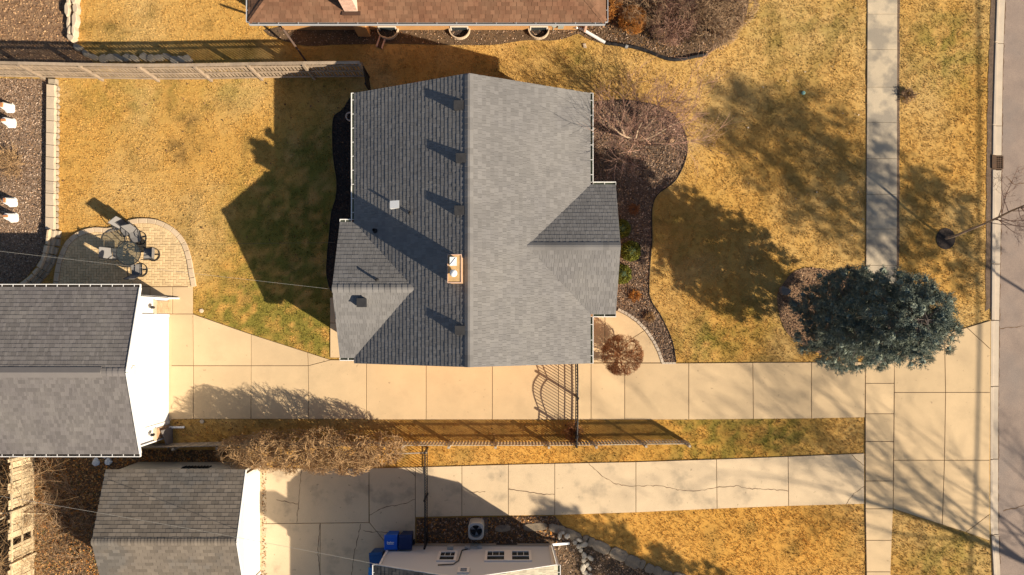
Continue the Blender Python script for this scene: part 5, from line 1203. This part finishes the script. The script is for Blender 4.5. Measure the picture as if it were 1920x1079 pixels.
conifer('spruce_tree', 'big blue spruce overhanging the sidewalk and driveway', (*gp(1536,600),0), 8.6, [(0,1.6),(.18,2.05),(.28,2.25),(.5,2.05),(.7,1.75),(.85,1.45),(.94,.9),(1,.3)], 3, 'needle_blue', boughs=270, tufts=15, needles=60, nl=.046, nw=.008, zmin=.19, puff=.145, solid=True)
# trees outside the picture whose shade falls into it
conifer('spruce_tree', 'large evergreen standing across the road, known by its shade on the front lawn', (32.9,-4.1,-.4), 15.8, [(0,2.0),(.5,2.6),(.65,3.3),(.8,3.0),(.92,1.8),(1,.3)], 5, 'needle_green', zmin=.5, puff=.26, trunk_r=.09, boughs=84, tufts=6, needles=20, nl=.16, nw=.02)
conifer('spruce_tree', 'evergreen below the picture, known by its shade on the bottom lawn', (15.4,-17.5,0), 9.3, [(0,2.2),(.1,2.6),(.6,1.7),(.9,.6),(1,.1)], 6, 'needle_green', puff=.24, boughs=140, tufts=6, needles=24, nl=.15, nw=.02)
bare_plant('shade_tree', 'bare tree across the road, known by its branch shadows on the driveway apron', 'tree', (35.4,-16.1,-.4), 15,
   dict(seg=(7,6,5,4), kids=(18,9,6), depth=3, wob=.26, up=.05, ang=(.5,1.1), ls=(.38,.62), rs=.42, rmin=.015, t0=.3), 1, 15.0, .19, ('bark_grey','bark_grey'))
ul = thing('utility_line', 'street cable on poles across the road, known by its thin shadow on the apron', 'cable', (33.9,0,-.4))
for y in (-30, 32): MB().tube([(33.9,y,-.4),(33.9,y,8.6)], [.15,.11], 8).build('pole', 'pole_wood', ul)
MB().tube(wire(Vector((33.9,-30,8.3)), Vector((33.9,32,8.3)), .6, 20), .05, 5).build('cable', 'cable_black', ul)

# ------------------------------------------------------------------ scattered stuff: grass, mulch chips, leaves
def blocked(x, y, polys=None):
    m = np.zeros(x.shape, bool)
    for pl in (polys if polys is not None else NOGRASS):
        a = np.array(pl); bb = (x > a[:,0].min()) & (x < a[:,0].max()) & (y > a[:,1].min()) & (y < a[:,1].max())
        if bb.any(): idx = np.where(bb)[0]; m[idx] |= pip(x[idx], y[idx], pl)
    return m
rg_ = np.random.default_rng(77); n = 760000
x = rg_.uniform(-24.3, 22.7, n); y = rg_.uniform(-12.3, 15.3, n)
kx = (np.interp(NY-y*40, [p[1] for p in KERB_L], [p[0] for p in KERB_L])-NX)/40
ok = (x < kx-.03) & ~blocked(x, y); x = x[ok]; y = y[ok]
dn = vnoise(x, y, 6.5, 2, 4); ok = dn > .26+.28*rg_.random(len(x)); x = x[ok]; y = y[ok]; n = len(x)
L_ = .065*(.5+.9*rg_.random(n)); a = rg_.uniform(0, 2*math.pi, n)+.0; tilt = rg_.uniform(.25,1.25,n)
dx, dy, dz = np.cos(a)*np.sin(tilt)*L_, np.sin(a)*np.sin(tilt)*L_, np.cos(tilt)*L_
w_ = .013*(.6+.8*rg_.random(n)); wx_, wy_ = -np.sin(a)*w_, np.cos(a)*w_
z0 = np.full(n, -.012)
V = np.stack([np.stack([x-wx_,y-wy_,z0],-1), np.stack([x+wx_,y+wy_,z0],-1), np.stack([x+dx,y+dy,z0+.012+dz],-1)], 1).reshape(-1,3)
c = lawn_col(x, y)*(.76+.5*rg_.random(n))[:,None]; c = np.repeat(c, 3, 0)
gro = link('grass', np_mesh('grass', V, np.arange(3*n).reshape(-1,3), 3, 'grass', c)); tag(gro, 'short dormant golden grass over all the lawns', 'grass', kind='stuff')
def chips(name, label, cat, poly, dens, size, cols, seed, holes=(), z=.02, flat=.5):
    rg_ = np.random.default_rng(seed); a = np.array(poly); x0, y0, x1, y1 = max(a[:,0].min(),-24.3), max(a[:,1].min(),-12.5), min(a[:,0].max(),23), min(a[:,1].max(),15.4)
    n = int((x1-x0)*(y1-y0)*dens); x = rg_.uniform(x0,x1,n); y = rg_.uniform(y0,y1,n); ok = pip(x, y, poly)
    for h in holes: ok &= ~pip(x, y, h)
    x = x[ok]; y = y[ok]; n = len(x)
    if not n: return
    u = rg_.normal(size=(n,3)); u[:,2] *= flat; u /= np.linalg.norm(u,axis=1)[:,None]; v = np.cross(u, np.array([[0,0,1.]])+rg_.normal(size=(n,3))*flat); v /= np.linalg.norm(v,axis=1)[:,None]
    s = size*(.5+rg_.random(n))[:,None]; asp = (.3+.5*rg_.random(n))[:,None]
    c = np.stack([x,y,z+.02*rg_.random(n)],-1)
    V = np.stack([c-u*s-v*s*asp, c+u*s-v*s*asp, c+u*s+v*s*asp, c-u*s+v*s*asp], 1).reshape(-1,3)
    cl_ = np.array(cols)[rg_.integers(0,len(cols),n)]*(.6+.8*rg_.random(n))[:,None]
    tag(link(name, np_mesh(name, V, np.arange(4*n).reshape(-1,4), 4, 'litter', np.repeat(cl_,4,0))), label, cat, kind='stuff')
BRN = [(.24,.155,.105),(.15,.10,.072),(.38,.275,.20),(.08,.06,.05),(.30,.18,.10)]
DRK = [(.05,.04,.036),(.03,.026,.025),(.09,.065,.05)]
LEAF = [(.42,.17,.035),(.33,.16,.06),(.26,.13,.06),(.45,.26,.10),(.16,.09,.05)]
ROCK = [(.36,.265,.20),(.28,.20,.15),(.48,.37,.28),(.17,.12,.095),(.40,.26,.17)]
chips('wood_chips', 'brown wood chip mulch in the front bed', 'mulch', FRONT, 420, .028, BRN, 1)
chips('wood_chips', 'black wood chip mulch behind the house', 'mulch', BACK, 380, .024, DRK, 2)
chips('gravel', 'brown and grey chips over the bed left of the back lawn', 'gravel', LEFTB, 520, .024, ROCK+BRN, 3)
chips('leaf_litter', 'brown leaf litter on the bare soil at the top left', 'leaves', TLB, 260, .03, [(.36,.22,.12),(.28,.165,.09),(.42,.27,.15),(.18,.10,.055)], 4)
chips('leaf_litter', 'leaf litter over the shrub bed at the top right', 'leaves', TRB, 260, .028, BRN+[(.30,.17,.07)], 5)
chips('leaf_litter', 'crumbs and leaves along the foot of the brick wall', 'leaves', WALLB, 150, .024, BRN, 6)
chips('leaf_litter', 'fallen orange leaves and weeds behind the garages', 'leaves', BRUSH, 420, .035, LEAF+[(.12,.10,.04),(.20,.13,.07),(.36,.22,.1)], 7)
chips('leaf_litter', 'dark fallen leaves between the lower driveway and the grey house', 'leaves', G([(781,972),(1040,968),(1075,1010),(1035,1020),(781,1020)]), 300, .035, LEAF+BRN, 8)
chips('leaf_litter', 'dead stems and crumbs round the flagstone path', 'leaves', G([(1040,1000),(1100,1015),(1180,1055),(1240,1085),(1060,1085),(1035,1030)]), 260, .03, BRN, 9)
chips('leaf_litter', 'needle and bark litter under the blue spruce', 'leaves', SPR, 300, .026, [(.30,.18,.11),(.22,.13,.08),(.36,.24,.15),(.13,.08,.06)], 10)
chips('leaf_litter', 'loose dead leaves along the picket fence', 'leaves', G([(320,790),(1080,792),(1080,826),(320,828)]), 22, .03, LEAF, 11)
chips('leaf_litter', 'scattered dead leaves on the back lawn', 'leaves', G([(115,155),(680,155),(610,500),(380,560),(370,420),(115,420)]), 1.1, .035, [(.12,.07,.04),(.18,.10,.05)], 12)
chips('leaf_litter', 'scattered dead leaves on the front lawn', 'leaves', G([(1300,60),(1620,10),(1620,500),(1330,340)]), .8, .03, [(.12,.07,.04),(.45,.38,.3)], 13)
